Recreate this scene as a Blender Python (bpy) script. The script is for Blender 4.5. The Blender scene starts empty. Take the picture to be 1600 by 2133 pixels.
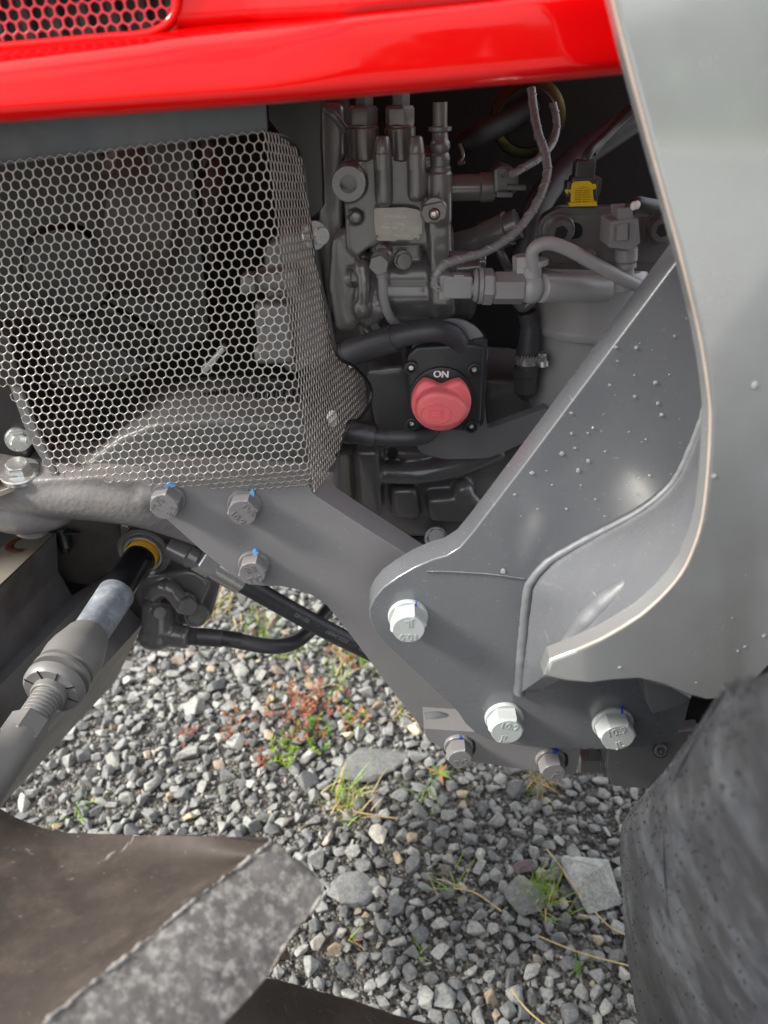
import bpy, bmesh, math, random
import numpy as np
from mathutils import Vector, Matrix, Quaternion

random.seed(7); RNG = np.random.default_rng(11)
S = bpy.context.scene
COL = S.collection
# ------------------------------------------------------------------ camera, sky, sun, exposure
CAM_H = 0.95; PITCH = math.radians(30.0); F = 1603.0; CX, CY = 800.0, 1066.5
cam_d = bpy.data.cameras.new('camera'); cam = bpy.data.objects.new('camera', cam_d); COL.objects.link(cam)
cam.location = (0, 0, CAM_H); cam.rotation_euler = (math.pi/2 - PITCH, 0, 0)
cam_d.sensor_fit = 'VERTICAL'; cam_d.sensor_height = 36; cam_d.lens = F/2133*36
cam_d.clip_start = 0.01; cam_d.clip_end = 3000
cam_d.dof.use_dof = True; cam_d.dof.focus_distance = 0.60; cam_d.dof.aperture_fstop = 7.5
S.camera = cam

SUN_EL, SUN_AZ = math.radians(36), math.radians(258)      # azimuth clockwise from +Y
wd = bpy.data.worlds.new('World'); S.world = wd; wd.use_nodes = True
nt = wd.node_tree; nt.nodes.clear()
sky = nt.nodes.new('ShaderNodeTexSky'); sky.sky_type = 'NISHITA'; sky.sun_disc = False
sky.sun_elevation = SUN_EL; sky.sun_rotation = SUN_AZ; sky.air_density = 1.2; sky.dust_density = 2.0
tc = nt.nodes.new('ShaderNodeTexCoord')
mp = nt.nodes.new('ShaderNodeMapping'); mp.inputs['Scale'].default_value = (1, 1, 2.2)
cn = nt.nodes.new('ShaderNodeTexNoise'); cn.inputs['Scale'].default_value = 2.3; cn.inputs['Detail'].default_value = 6
cr = nt.nodes.new('ShaderNodeValToRGB'); cr.color_ramp.elements[0].position = .36; cr.color_ramp.elements[1].position = .56
cr.color_ramp.elements[0].color = (.25, .25, .25, 1); cr.color_ramp.elements[1].color = (.95, .95, .95, 1)
mx = nt.nodes.new('ShaderNodeMix'); mx.data_type = 'RGBA'
sz = nt.nodes.new('ShaderNodeSeparateXYZ'); nt.links.new(tc.outputs['Generated'], sz.inputs[0])
ce = nt.nodes.new('ShaderNodeMapRange'); ce.inputs[1].default_value = 0; ce.inputs[2].default_value = 1; ce.inputs[3].default_value = 5.5; ce.inputs[4].default_value = 13.5
nt.links.new(sz.outputs[2], ce.inputs[0])                  # overcast sky: three times brighter overhead than at the horizon
cc_ = nt.nodes.new('ShaderNodeCombineColor'); [nt.links.new(ce.outputs[0], cc_.inputs[i]) for i in range(3)]
nt.links.new(cc_.outputs[0], mx.inputs[7])
bg = nt.nodes.new('ShaderNodeBackground'); bg.inputs['Strength'].default_value = 0.13
wo = nt.nodes.new('ShaderNodeOutputWorld')
L = nt.links.new
L(tc.outputs['Generated'], mp.inputs['Vector']); L(mp.outputs[0], cn.inputs['Vector']); L(cn.outputs[0], cr.inputs[0])
L(cr.outputs[0], mx.inputs[0]); L(sky.outputs[0], mx.inputs[6]); L(mx.outputs[2], bg.inputs[0]); L(bg.outputs[0], wo.inputs[0])
sun_d = bpy.data.lights.new('sun', 'SUN'); sun_d.energy = 4.8; sun_d.angle = math.radians(12); sun_d.color = (1, .95, .86)
sun = bpy.data.objects.new('sun', sun_d); COL.objects.link(sun)
sv = Vector((math.sin(SUN_AZ)*math.cos(SUN_EL), math.cos(SUN_AZ)*math.cos(SUN_EL), math.sin(SUN_EL)))
sun.rotation_euler = sv.to_track_quat('Z', 'Y').to_euler(); sun.location = sv*20
S.view_settings.view_transform = 'Standard'; S.view_settings.look = 'None'
S.view_settings.exposure = 0.92; S.view_settings.gamma = 1.0

# ------------------------------------------------------------------ measuring from the photograph
CT, ST = math.cos(PITCH), math.sin(PITCH)
def ray(px, py):
    v = (CY-py)/F
    return Vector(((px-CX)/F, CT + v*ST, -ST + v*CT))
def W(px, py, Y):                     # point of the plane y = Y (planes parallel to the tractor's side)
    d = ray(px, py); return Vector((0, 0, CAM_H)) + d*(Y/d.y)
def G(px, py, z=0.0):                 # point of the ground
    d = ray(px, py); return Vector((0, 0, CAM_H)) + d*((z-CAM_H)/d.z)
def T(px, py, t):                     # point at a given depth
    return Vector((0, 0, CAM_H)) + ray(px, py)*t
def mpp(px, py, Y):                   # metres per photo pixel there
    return Y/ray(px, py).y/F
def proj(p):
    x, y, z = p[0], p[1], p[2]-CAM_H
    d = y*CT - z*ST
    if d < 1e-4: return (-9999, -9999)
    return (CX + F*x/d, CY - F*(y*ST + z*CT)/d)
def inside(x, y, poly):
    c = False; n = len(poly); j = n-1
    for i in range(n):
        xi, yi = poly[i]; xj, yj = poly[j]
        if (yi > y) != (yj > y) and x < (xj-xi)*(y-yi)/(yj-yi)+xi: c = not c
        j = i
    return c

# ------------------------------------------------------------------ materials
MATS = {}
def mat(name, base, rough=.4, metal=0.0, spec=.5, var=.12, nscale=18, bump=.0, bscale=400, coat=0.0, coat_r=.1,
        dirt=None, dirt_amt=.0, dscale=9, rvar=.1, dust=0.0):
    if name in MATS: return MATS[name]
    m = bpy.data.materials.new(name); m.use_nodes = True; MATS[name] = m
    t = m.node_tree; N = t.nodes; b = N['Principled BSDF']; l = t.links.new
    b.inputs['Metallic'].default_value = metal; b.inputs['Specular IOR Level'].default_value = spec
    b.inputs['Coat Weight'].default_value = coat; b.inputs['Coat Roughness'].default_value = coat_r
    b.inputs['Coat IOR'].default_value = 1.9 if coat >= 1 else 1.5
    geo = N.new('ShaderNodeNewGeometry')
    n1 = N.new('ShaderNodeTexNoise'); n1.inputs['Scale'].default_value = nscale; n1.inputs['Detail'].default_value = 7; n1.inputs['Roughness'].default_value = .62
    l(geo.outputs['Position'], n1.inputs['Vector'])
    r = N.new('ShaderNodeValToRGB'); r.color_ramp.elements[0].position = .3; r.color_ramp.elements[1].position = .72
    lo = [max(0, c*(1-var)) for c in base]; hi = [c*(1+var) for c in base]
    r.color_ramp.elements[0].color = (*lo, 1); r.color_ramp.elements[1].color = (*hi, 1)
    l(n1.outputs[0], r.inputs[0]); out = r.outputs[0]
    if dirt:
        n2 = N.new('ShaderNodeTexNoise'); n2.inputs['Scale'].default_value = dscale; n2.inputs['Detail'].default_value = 9; n2.inputs['Roughness'].default_value = .7
        l(geo.outputs['Position'], n2.inputs['Vector'])
        r2 = N.new('ShaderNodeValToRGB'); r2.color_ramp.elements[0].position = .48; r2.color_ramp.elements[1].position = .72
        r2.color_ramp.elements[0].color = (0, 0, 0, 1); r2.color_ramp.elements[1].color = (dirt_amt,)*3+(1,)
        l(n2.outputs[0], r2.inputs[0])
        x = N.new('ShaderNodeMix'); x.data_type = 'RGBA'; x.inputs[7].default_value = (*dirt, 1)
        l(r2.outputs[0], x.inputs[0]); l(out, x.inputs[6]); out = x.outputs[2]
    if dust:
        for sc_, p0_, vec in ((520, .69, (1, 1, 1)), (130, .70, (1, .2, 7))):       # dust specks, fine scuffs
            mpn = N.new('ShaderNodeMapping'); mpn.inputs['Scale'].default_value = vec; mpn.inputs['Rotation'].default_value = (.3, .7, .2)
            n5 = N.new('ShaderNodeTexNoise'); n5.inputs['Scale'].default_value = sc_; n5.inputs['Detail'].default_value = 3
            l(geo.outputs['Position'], mpn.inputs['Vector']); l(mpn.outputs[0], n5.inputs['Vector'])
            r5 = N.new('ShaderNodeValToRGB'); r5.color_ramp.elements[0].position = p0_; r5.color_ramp.elements[1].position = p0_+.07
            r5.color_ramp.elements[0].color = (0, 0, 0, 1); r5.color_ramp.elements[1].color = (dust,)*3+(1,)
            l(n5.outputs[0], r5.inputs[0])
            x5 = N.new('ShaderNodeMix'); x5.data_type = 'RGBA'; x5.inputs[7].default_value = (.42, .40, .36, 1)
            l(r5.outputs[0], x5.inputs[0]); l(out, x5.inputs[6]); out = x5.outputs[2]
    l(out, b.inputs['Base Color'])
    mr = N.new('ShaderNodeMapRange'); mr.inputs[3].default_value = max(.02, rough-rvar); mr.inputs[4].default_value = min(1, rough+rvar)
    n3 = N.new('ShaderNodeTexNoise'); n3.inputs['Scale'].default_value = nscale*2.7; n3.inputs['Detail'].default_value = 5
    l(geo.outputs['Position'], n3.inputs['Vector']); l(n3.outputs[0], mr.inputs[0]); l(mr.outputs[0], b.inputs['Roughness'])
    if bump:
        n4 = N.new('ShaderNodeTexNoise'); n4.inputs['Scale'].default_value = bscale; n4.inputs['Detail'].default_value = 4
        l(geo.outputs['Position'], n4.inputs['Vector'])
        bp = N.new('ShaderNodeBump'); bp.inputs['Strength'].default_value = bump; bp.inputs['Distance'].default_value = .001
        l(n4.outputs[0], bp.inputs['Height']); l(bp.outputs[0], b.inputs['Normal'])
    return m
M_ENG = mat('engine_paint', (.125, .118, .119), .34, 0, .55, .2, 22, .25, 330, coat=.9, coat_r=.12, dirt=(.13, .11, .09), dirt_amt=.3, rvar=.12)
M_ENGS = mat('engine_paint_smooth', (.130, .123, .124), .32, 0, .55, .15, 30, .06, 250, coat=.95, coat_r=.09, dirt=(.05, .04, .033), dirt_amt=.5, dscale=26, rvar=.1)
M_CAST = mat('rough_cast_paint', (.15, .143, .143), .42, 0, .5, .15, 30, .55, 260, dirt=(.22, .2, .17), dirt_amt=.35, dscale=25)
M_PLATE = mat('plate_paint', (.160, .157, .163), .38, 0, .5, .07, 12, .05, 700, dirt=(.22, .21, .2), dirt_amt=.12, dscale=14, dust=.5)
M_LOAD = mat('loader_paint', (.096, .101, .112), .28, 0, .6, .08, 9, .04, 600, coat=.8, coat_r=.2, dirt=(.22, .21, .2), dirt_amt=.10, dscale=12, dust=.45)
M_MAST = mat('loader_paint_lit', (.37, .38, .385), .24, .6, .6, .06, 9, .03, 600, coat=1.0, coat_r=.08, dirt=(.2, .18, .15), dirt_amt=.2, dscale=12, dust=.4)  # same paint as the bracket, lightened for the extra light it catches
M_EDGE = mat('edge_highlight_paint', (.33, .28, .245), .5, 0, .4, .15, 60)  # tan tone of the highlight painted along the mast edge
M_RED = mat('red_hood_paint', (.56, .0006, .0015), .3, 0, .05, .02, 6, .0, coat=.6, coat_r=.05, rvar=.03)
M_REDG = mat('red_grille_paint', (.74, .06, .09), .4, 0, .5, .08, 30)
M_BLACK = mat('black_plastic', (.030, .030, .034), .34, 0, .5, .2, 60, .05, 900)
M_RUB = mat('rubber_hose', (.046, .047, .054), .42, 0, .45, .2, 50, .12, 500, dirt=(.09, .09, .1), dirt_amt=.35, dscale=30)
M_DARK = mat('black_steel', (.016, .015, .016), .4, 0, .5, .25, 30, .1, 300)
M_VOID = mat('shade_black', (.008, .007, .007), .6, 0, .4, .3, 20, .2, 200)  # near-black colour standing in for deep shade and open holes
M_WIRE = mat('galvanised_wire', (.41, .385, .36), .34, .5, .5, .12, 60, .05, 900, dirt=(.2, .16, .12), dirt_amt=.4, dscale=22)
M_ZINC = mat('zinc_steel', (.60, .61, .60), .30, .85, .5, .12, 80, .08, 600, dirt=(.42, .36, .28), dirt_amt=.4, dscale=60)
M_BOLTW = mat('light_bolt_paint', (.36, .385, .385), .40, .1, .5, .07, 60, .08, 500)
M_BOLTG = mat('grey_bolt_paint', (.145, .141, .146), .36, 0, .5, .08, 50, .06, 500)
M_BLUE = mat('blue_marker', (.12, .30, .55), .5, 0, .4, .15, 120)
M_BLUEK = mat('dark_blue_marker', (.02, .05, .35), .5, 0, .4, .15, 120)
M_KNOB = mat('knob_red', (.86, .17, .19), .42, 0, .45, .05, 40, .08, 900)
M_WHITE = mat('white_print', (.8, .8, .8), .5, 0, .4, .03)
M_GREYP = mat('hose_print', (.30, .30, .31), .6, 0, .3, .05)
M_YEL = mat('yellow_plastic', (.72, .50, .015), .45, 0, .4, .1, 60)
M_YELS = mat('yellow_seal', (.85, .42, .01), .4, 0, .5, .06, 60)
M_PLASTG = mat('grey_plastic', (.24, .237, .242), .36, 0, .5, .08, 40, .05, 500)
M_ALU = mat('alu_nameplate', (.42, .405, .36), .5, .05, .5, .14, 120, .15, 500)
M_PRINTD = mat('plate_engraving', (.68, .67, .62), .5, .1, .4, .05)
M_PALE = mat('filter_paint', (.33, .325, .328), .32, 0, .5, .07, 14, .04, 400)
M_RUST = mat('rust', (.085, .03, .013), .7, 0, .3, .4, 160, .3, 500)
M_COPPER = mat('rusty_shim', (.11, .042, .024), .5, .3, .5, .4, 90, .2, 500)
M_CREAM = mat('primer_shim', (.33, .30, .25), .6, 0, .4, .2, 60)
M_ZYG = mat('zinc_yellow', (.075, .07, .03), .3, .8, .5, .2, 40)
M_ROD = mat('black_chrome_rod', (.012, .012, .014), .12, .0, .6, .1, 30, coat=.6)
M_DIRTYROD = mat('scuffed_boot', (.17, .19, .22), .5, .1, .5, .35, 60, .2, 400, dirt=(.42, .43, .45), dirt_amt=.8, dscale=55)
M_RUBT = mat('tyre_rubber', (.024, .025, .030), .34, 0, .5, .35, 40, .16, 420, dirt=(.13, .145, .17), dirt_amt=.5, dscale=24, dust=.25)
M_RUBF = mat('worn_tyre_rubber', (.072, .069, .067), .7, 0, .3, .35, 70, .6, 260, dirt=(.32, .31, .295), dirt_amt=.7, dscale=190)
M_MUDT = mat('muddy_tyre_rubber', (.040, .032, .027), .7, 0, .3, .3, 25, .3, 200, dirt=(.085, .067, .053), dirt_amt=.7, dscale=34, dust=.3)
M_DROP = mat('water', (.75, .76, .78), .06, 0, .5, .0)
b_ = M_DROP.node_tree.nodes['Principled BSDF']; b_.inputs['Transmission Weight'].default_value = .75; b_.inputs['IOR'].default_value = 1.33
M_AXLE = mat('axle_paint', (.125, .12, .125), .42, 0, .5, .12, 16, .1, 300, dirt=(.05, .038, .025), dirt_amt=.85, dscale=11)
M_BAR = mat('axle_bar_paint', (.15, .147, .145), .42, 0, .5, .1, 16, .06, 400)
M_MUDA = mat('muddy_axle_paint', (.075, .066, .060), .5, 0, .5, .2, 20, .25, 200, dirt=(.030, .018, .010), dirt_amt=.9, dscale=13)
M_WELD = mat('weld_paint', (.105, .11, .12), .5, 0, .5, .1, 60, .35, 180)

# ------------------------------------------------------------------ mesh builder
def frame_z(d):
    d = Vector(d).normalized(); q = d.to_track_quat('Z', 'Y'); return q.to_matrix()
class MB:
    def __init__(s): s.v = []; s.f = []; s.m = []; s.mi = 0
    def raw(s, vs, fs, M=None):
        o = len(s.v)
        s.v += [tuple(M @ Vector(p)) if M is not None else tuple(p) for p in vs]
        s.f += [tuple(i+o for i in f) for f in fs]; s.m += [s.mi]*len(fs); return s
    def bm(s, b):
        b.verts.index_update(); s.raw([v.co[:] for v in b.verts], [[v.index for v in f.verts] for f in b.faces]); b.free(); return s
    def lathe(s, p0, d, prof, seg=28, rot=0.0, closed=False):   # prof: (radius, height along d)
        R = frame_z(d); p0 = Vector(p0); vs = []; fs = []; n = len(prof)
        for r, h in prof:
            for k in range(seg):
                a = rot + 2*math.pi*k/seg
                vs.append(p0 + R @ Vector((r*math.cos(a), r*math.sin(a), h)))
        for i in range(n-1):
            for k in range(seg):
                k2 = (k+1) % seg
                fs.append((i*seg+k, i*seg+k2, (i+1)*seg+k2, (i+1)*seg+k))
        if closed:
            for k in range(seg):
                k2 = (k+1) % seg; fs.append(((n-1)*seg+k, (n-1)*seg+k2, k2, k))
        else:
            fs.append(tuple(range(seg-1, -1, -1))); fs.append(tuple((n-1)*seg+k for k in range(seg)))
        return s.raw(vs, fs)
    def cyl(s, p0, p1, r0, r1=None, seg=28, ch=None, rot=0.0):
        p0 = Vector(p0); p1 = Vector(p1); h = (p1-p0).length; r1 = r0 if r1 is None else r1
        c = min(r0, r1, h)*.08 if ch is None else ch
        pr = [(max(r0-c, 1e-5), 0), (r0, c), (r1, h-c), (max(r1-c, 1e-5), h)] if c > 0 else [(r0, 0), (r1, h)]
        return s.lathe(p0, p1-p0, pr, seg, rot)
    def sphere(s, c, r, sc=(1, 1, 1), seg=20, R=None):
        b = bmesh.new(); bmesh.ops.create_uvsphere(b, u_segments=seg, v_segments=seg//2+2, radius=r)
        for v in b.verts:
            q = Vector((v.co.x*sc[0], v.co.y*sc[1], v.co.z*sc[2]))
            v.co = Vector(c) + (R @ q if R else q)
        return s.bm(b)
    def box(s, c, size, R=None, bev=.001, seg=2):
        b = bmesh.new(); bmesh.ops.create_cube(b, size=1)
        for v in b.verts: v.co = Vector((v.co.x*size[0], v.co.y*size[1], v.co.z*size[2]))
        if bev: bmesh.ops.bevel(b, geom=b.edges[:], offset=min(bev, min(size)*.45), segments=seg, affect='EDGES', profile=.5)
        for v in b.verts: v.co = Vector(c) + (R @ v.co if R else v.co)
        return s.bm(b)
    def prism(s, pts, vec, bev=.001, seg=2, both=False):     # pts: 3-D outline of the front face
        b = bmesh.new(); vs = [b.verts.new(p) for p in pts]; f = b.faces.new(vs); f.normal_update()
        vec = Vector(vec)
        r = bmesh.ops.extrude_face_region(b, geom=[f]); nv = [g for g in r['geom'] if isinstance(g, bmesh.types.BMVert)]
        bmesh.ops.translate(b, verts=nv, vec=vec)
        bmesh.ops.recalc_face_normals(b, faces=b.faces)
        if bev:
            fr = set(vs); bk = set(nv)
            ed = [e for e in b.edges if (e.verts[0] in fr and e.verts[1] in fr) or (both and e.verts[0] in bk and e.verts[1] in bk)]
            bmesh.ops.bevel(b, geom=ed, offset=bev, segments=seg, affect='EDGES', profile=.5, clamp_overlap=True)
        return s.bm(b)
    def poly(s, pp, Y, th, bev=.001, seg=2): return s.prism([W(x, y, Y) for x, y in pp], (0, th, 0), bev, seg)
    def tube(s, pts, r, seg=14, n=6, caps=True, closed=False, flat=1.0):
        pts = [Vector(p) for p in pts]
        if n > 1 and len(pts) > 2: pts = catmull(pts, n, closed)
        N = len(pts); rr = r if callable(r) else (lambda t: r)
        tg = []
        for i in range(N):
            a = pts[(i-1) % N] if closed else pts[max(0, i-1)]; c = pts[(i+1) % N] if closed else pts[min(N-1, i+1)]
            tg.append((c-a).normalized())
        up = Vector((0, 0, 1)) if abs(tg[0].z) < .9 else Vector((0, 1, 0))
        nrm = tg[0].cross(up).normalized(); vs = []; fs = []
        for i in range(N):
            if i:
                ax = tg[i-1].cross(tg[i])
                if ax.length > 1e-7: nrm = Quaternion(ax.normalized(), tg[i-1].angle(tg[i])) @ nrm
            bi = tg[i].cross(nrm); q = rr(i/max(1, N-1))
            for k in range(seg):
                a = 2*math.pi*k/seg; vs.append(pts[i] + nrm*(q*math.cos(a)) + bi*(q*math.sin(a)*flat))
        for i in range(N if closed else N-1):
            j = (i+1) % N
            for k in range(seg):
                k2 = (k+1) % seg; fs.append((i*seg+k, i*seg+k2, j*seg+k2, j*seg+k))
        if caps and not closed: fs += [tuple(range(seg-1, -1, -1)), tuple((N-1)*seg+k for k in range(seg))]
        return s.raw(vs, fs)
    def grid(s, rows, thick=None, closed_u=False):            # rows of points -> sheet
        n = len(rows); m = len(rows[0]); vs = [p for r in rows for p in r]; fs = []
        for i in range(n-1):
            for j in range(m-1): fs.append((i*m+j, i*m+j+1, (i+1)*m+j+1, (i+1)*m+j))
        return s.raw(vs, fs)
    def text(s, body, size, M, depth=.0003, align='CENTER'):
        vs, fs = text_mesh(body, size, depth, align); return s.raw(vs, fs, M)
    def build(s, name, mats, parent=None, angle=38, remesh=None, smooth_it=0, solid=None, kind=None, label=None, wn=True, disp=None):
        me = bpy.data.meshes.new(name); vs = np.array(s.v, dtype=float).reshape(-1, 3)
        c = (vs.min(0)+vs.max(0))/2 if len(vs) else np.zeros(3)
        me.from_pydata((vs-c).tolist(), [], s.f)
        mats = mats if isinstance(mats, (list, tuple)) else [mats]
        for m in mats: me.materials.append(m)
        if len(mats) > 1: me.polygons.foreach_set('material_index', s.m)
        me.polygons.foreach_set('use_smooth', [True]*len(me.polygons)); me.update()
        if not remesh: me.set_sharp_from_angle(angle=math.radians(angle))
        o = bpy.data.objects.new(name, me); COL.objects.link(o)
        c = Vector(c); WL[o.name] = c
        if parent is not None: o.parent = parent; o.location = c - WL[parent.name]
        else: o.location = c
        if remesh:
            md = o.modifiers.new('fuse', 'REMESH'); md.mode = 'VOXEL'; md.voxel_size = remesh; md.use_smooth_shade = True
            if smooth_it:
                sm = o.modifiers.new('fillet', 'SMOOTH'); sm.factor = .5; sm.iterations = smooth_it
        if solid:
            sd = o.modifiers.new('thickness', 'SOLIDIFY'); sd.thickness = solid; sd.offset = 0
        if disp:
            tx = bpy.data.textures.new(name+'_relief', 'CLOUDS'); tx.noise_scale = disp[1]; tx.noise_depth = 3
            dm = o.modifiers.new('relief', 'DISPLACE'); dm.texture = tx; dm.strength = disp[0]; dm.texture_coords = 'GLOBAL'
        if wn and not remesh and not solid:
            w = o.modifiers.new('shade', 'WEIGHTED_NORMAL'); w.keep_sharp = True
        if kind: o['kind'] = kind
        if label: o['label'] = label
        return o
WL = {}
def catmull(pts, n, closed=False):
    out = []; N = len(pts)
    for i in range(N if closed else N-1):
        g = (lambda k: pts[k % N]) if closed else (lambda k: pts[min(max(k, 0), N-1)])
        a, b, c, d = g(i-1), g(i), g(i+1), g(i+2)
        for k in range(n):
            t = k/n
            out.append(.5*((2*b) + (c-a)*t + (2*a-5*b+4*c-d)*t*t + (3*b-a-3*c+d)*t**3))
    if not closed: out.append(pts[-1])
    return out
_tx = {}
def text_mesh(body, size, depth, align):
    k = (body, size, depth, align)
    if k in _tx: return _tx[k]
    cu = bpy.data.curves.new('lettering', 'FONT'); cu.body = body; cu.size = size; cu.extrude = depth; cu.resolution_u = 3
    cu.align_x = align; cu.align_y = 'CENTER'
    ob = bpy.data.objects.new('lettering', cu); COL.objects.link(ob)
    dg = bpy.context.evaluated_depsgraph_get(); me = bpy.data.meshes.new_from_object(ob.evaluated_get(dg))
    r = ([tuple(v.co) for v in me.vertices], [tuple(p.vertices) for p in me.polygons])
    bpy.data.objects.remove(ob); bpy.data.meshes.remove(me); bpy.data.curves.remove(cu); _tx[k] = r; return r
def face_matrix(pos, normal, up=(0, 0, 1), roll=0.0):         # lettering laid on a face: z = normal
    z = Vector(normal).normalized(); x = Vector(up).cross(z).normalized(); y = z.cross(x)
    M = Matrix((x, y, z)).transposed().to_4x4(); M.translation = Vector(pos)
    return M @ Matrix.Rotation(roll, 4, 'Z')
def empty(name, loc, label=None, cat=None, group=None, parent=None):
    o = bpy.data.objects.new(name, None); COL.objects.link(o); o.empty_display_size = .05
    loc = Vector(loc); WL[o.name] = loc
    o.location = loc - (WL[parent.name] if parent else Vector((0, 0, 0)))
    if parent: o.parent = parent
    if label: o['label'] = label; o['category'] = cat
    if group: o['group'] = group
    return o
def tag(o, label, cat, group=None):
    o['label'] = label; o['category'] = cat
    if group: o['group'] = group
    return o
def structure(o): o['kind'] = 'structure'; return o
def rounded(pts, r, n=5):                                     # round every corner of a pixel outline
    out = []; N = len(pts)
    for i in range(N):
        p = Vector(pts[i]).to_2d() if len(pts[i]) == 2 else Vector(pts[i][:2]); rr = r if len(pts[i]) == 2 else pts[i][2]
        a = Vector(pts[i-1][:2]); b = Vector(pts[(i+1) % N][:2])
        da = (a-p); db = (b-p); k = min(rr, da.length*.45, db.length*.45)
        if k < .5: out.append((p.x, p.y)); continue
        s0 = p + da.normalized()*k; s1 = p + db.normalized()*k
        for j in range(n+1):
            t = j/n; q = s0*(1-t)**2 + p*2*t*(1-t) + s1*t*t; out.append((q.x, q.y))
    return out
FWD = Vector((0, -1, 0))                                       # towards the photographer
def bolt(px, py, Y, rpx, parent, m, hh=.011, wr=1.18, marks=(), rot=0.0, mark=None, n=FWD, name='bolt', flange=True, mm=None, washer_h=.003):
    # px,py,Y: middle of the flange on the surface it clamps, rpx: half width across corners
    p = W(px, py, Y); r = rpx*mpp(px, py, Y); mb = MB(); n = Vector(n).normalized()
    if flange: mb.lathe(p, n, [(r*wr*.99, -.002), (r*wr, 0), (r*wr, washer_h*.6), (r*wr*.95, washer_h), (r*.8, washer_h*1.05)], 36)
    h0 = washer_h if flange else 0
    mb.lathe(p + n*h0, n, [(r, 0), (r, hh*.82), (r*.97, hh*.9), (r*.89, hh)], 6, rot)
    # chamfer ring: round face inside the hexagon
    mb.lathe(p + n*(h0+hh*.99), n, [(r*.86, 0), (r*.845, .0004), (r*.80, .0005)], 30)
    for body, dx, dy, ang in marks:
        M = face_matrix(p + n*(h0+hh*.99+.0005), n) @ Matrix.Rotation(ang, 4, 'Z') @ Matrix.Translation((dx*r, dy*r, 0))
        mb.text(body, r*.62, M, .00035)
    ms = [m]
    if mark:
        ms.append(mm or M_BLUE); mb.mi = 1
        for (ax, az, w, h) in mark:                            # dabs of marker paint on flange and plate
            c = p + Vector((ax*r, 0, az*r)) + n*(washer_h+.0006)
            mb.prism([c + Vector((w*r*math.cos(q)*(1+.25*math.sin(3*q+ax*9)), 0, h*r*math.sin(q)*(1+.3*math.cos(4*q)))) for q in [k*math.pi/5 for k in range(10)]], (0, .0032, 0), 0)
    return mb.build(name, ms, parent, 30)

# ------------------------------------------------------------------ setting: yard, grass, strip
def ground_mat():
    m = bpy.data.materials.new('gritty_soil'); m.use_nodes = True; t = m.node_tree; N = t.nodes; l = t.links.new; b = N['Principled BSDF']
    g = N.new('ShaderNodeNewGeometry')
    v = N.new('ShaderNodeTexVoronoi'); v.inputs['Scale'].default_value = 230; l(g.outputs['Position'], v.inputs['Vector'])
    r = N.new('ShaderNodeValToRGB'); e = r.color_ramp.elements; e[0].color = (.025, .022, .019, 1); e[1].color = (.17, .165, .155, 1); e[1].position = .9
    e2 = r.color_ramp.elements.new(.5); e2.color = (.07, .063, .055, 1)
    sx = N.new('ShaderNodeSeparateColor'); l(v.outputs['Color'], sx.inputs[0]); l(sx.outputs[0], r.inputs[0])
    n = N.new('ShaderNodeTexNoise'); n.inputs['Scale'].default_value = 6; n.inputs['Detail'].default_value = 8; l(g.outputs['Position'], n.inputs['Vector'])
    x = N.new('ShaderNodeMix'); x.data_type = 'RGBA'; x.blend_type = 'MULTIPLY'; x.inputs[0].default_value = .6
    l(r.outputs[0], x.inputs[6]); l(n.outputs[1], x.inputs[7])
    ln = N.new('ShaderNodeVectorMath'); ln.operation = 'DISTANCE'; ln.inputs[1].default_value = (0, 1.2, 0); l(g.outputs['Position'], ln.inputs[0])
    mrd = N.new('ShaderNodeMapRange'); mrd.inputs[1].default_value = 1.5; mrd.inputs[2].default_value = 2.0; l(ln.outputs['Value'], mrd.inputs[0])
    v2 = N.new('ShaderNodeTexVoronoi'); v2.inputs['Scale'].default_value = 42; l(g.outputs['Position'], v2.inputs['Vector'])     # stones past the built gravel
    r2 = N.new('ShaderNodeValToRGB'); r2.color_ramp.elements[0].color = (.14, .145, .15, 1); r2.color_ramp.elements[1].color = (.42, .42, .40, 1)
    s2 = N.new('ShaderNodeSeparateColor'); l(v2.outputs['Color'], s2.inputs[0]); l(s2.outputs[1], r2.inputs[0])
    xf = N.new('ShaderNodeMix'); xf.data_type = 'RGBA'; l(mrd.outputs[0], xf.inputs[0]); l(r.outputs[0], xf.inputs[6]); l(r2.outputs[0], xf.inputs[7]); l(xf.outputs[2], b.inputs['Base Color'])
    b.inputs['Roughness'].default_value = .9
    bp = N.new('ShaderNodeBump'); bp.inputs['Strength'].default_value = .9; bp.inputs['Distance'].default_value = .005
    l(v.outputs['Distance'], bp.inputs['Height']); bp.invert = True; l(bp.outputs[0], b.inputs['Normal']); return m
M_SOIL = ground_mat()
M_GRASS = mat('field_grass', (.095, .15, .03), .8, 0, .2, .5, 1.2, .4, 60)
M_CONC = mat('pale_concrete', (.48, .47, .45), .8, 0, .3, .1, 4, .2, 60)
mb = MB(); mb.grid([[(x, y, 0) for x in (-400, -60, -6, 6, 60, 400)] for y in (-400, -60, -6, 6, 60, 400)])
yard = structure(mb.build('gravel_yard', M_SOIL, wn=False))
mb = MB(); mb.box((0, -9.3, .05), (800, 1.3, .1), None, .01); structure(mb.build('concrete_kerb', M_CONC))
mb = MB(); mb.grid([[(x, y, .004) for x in (-400, -40, 40, 400)] for y in (-400, -60, -9.96)]); structure(mb.build('grass_field', M_GRASS, wn=False))

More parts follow.
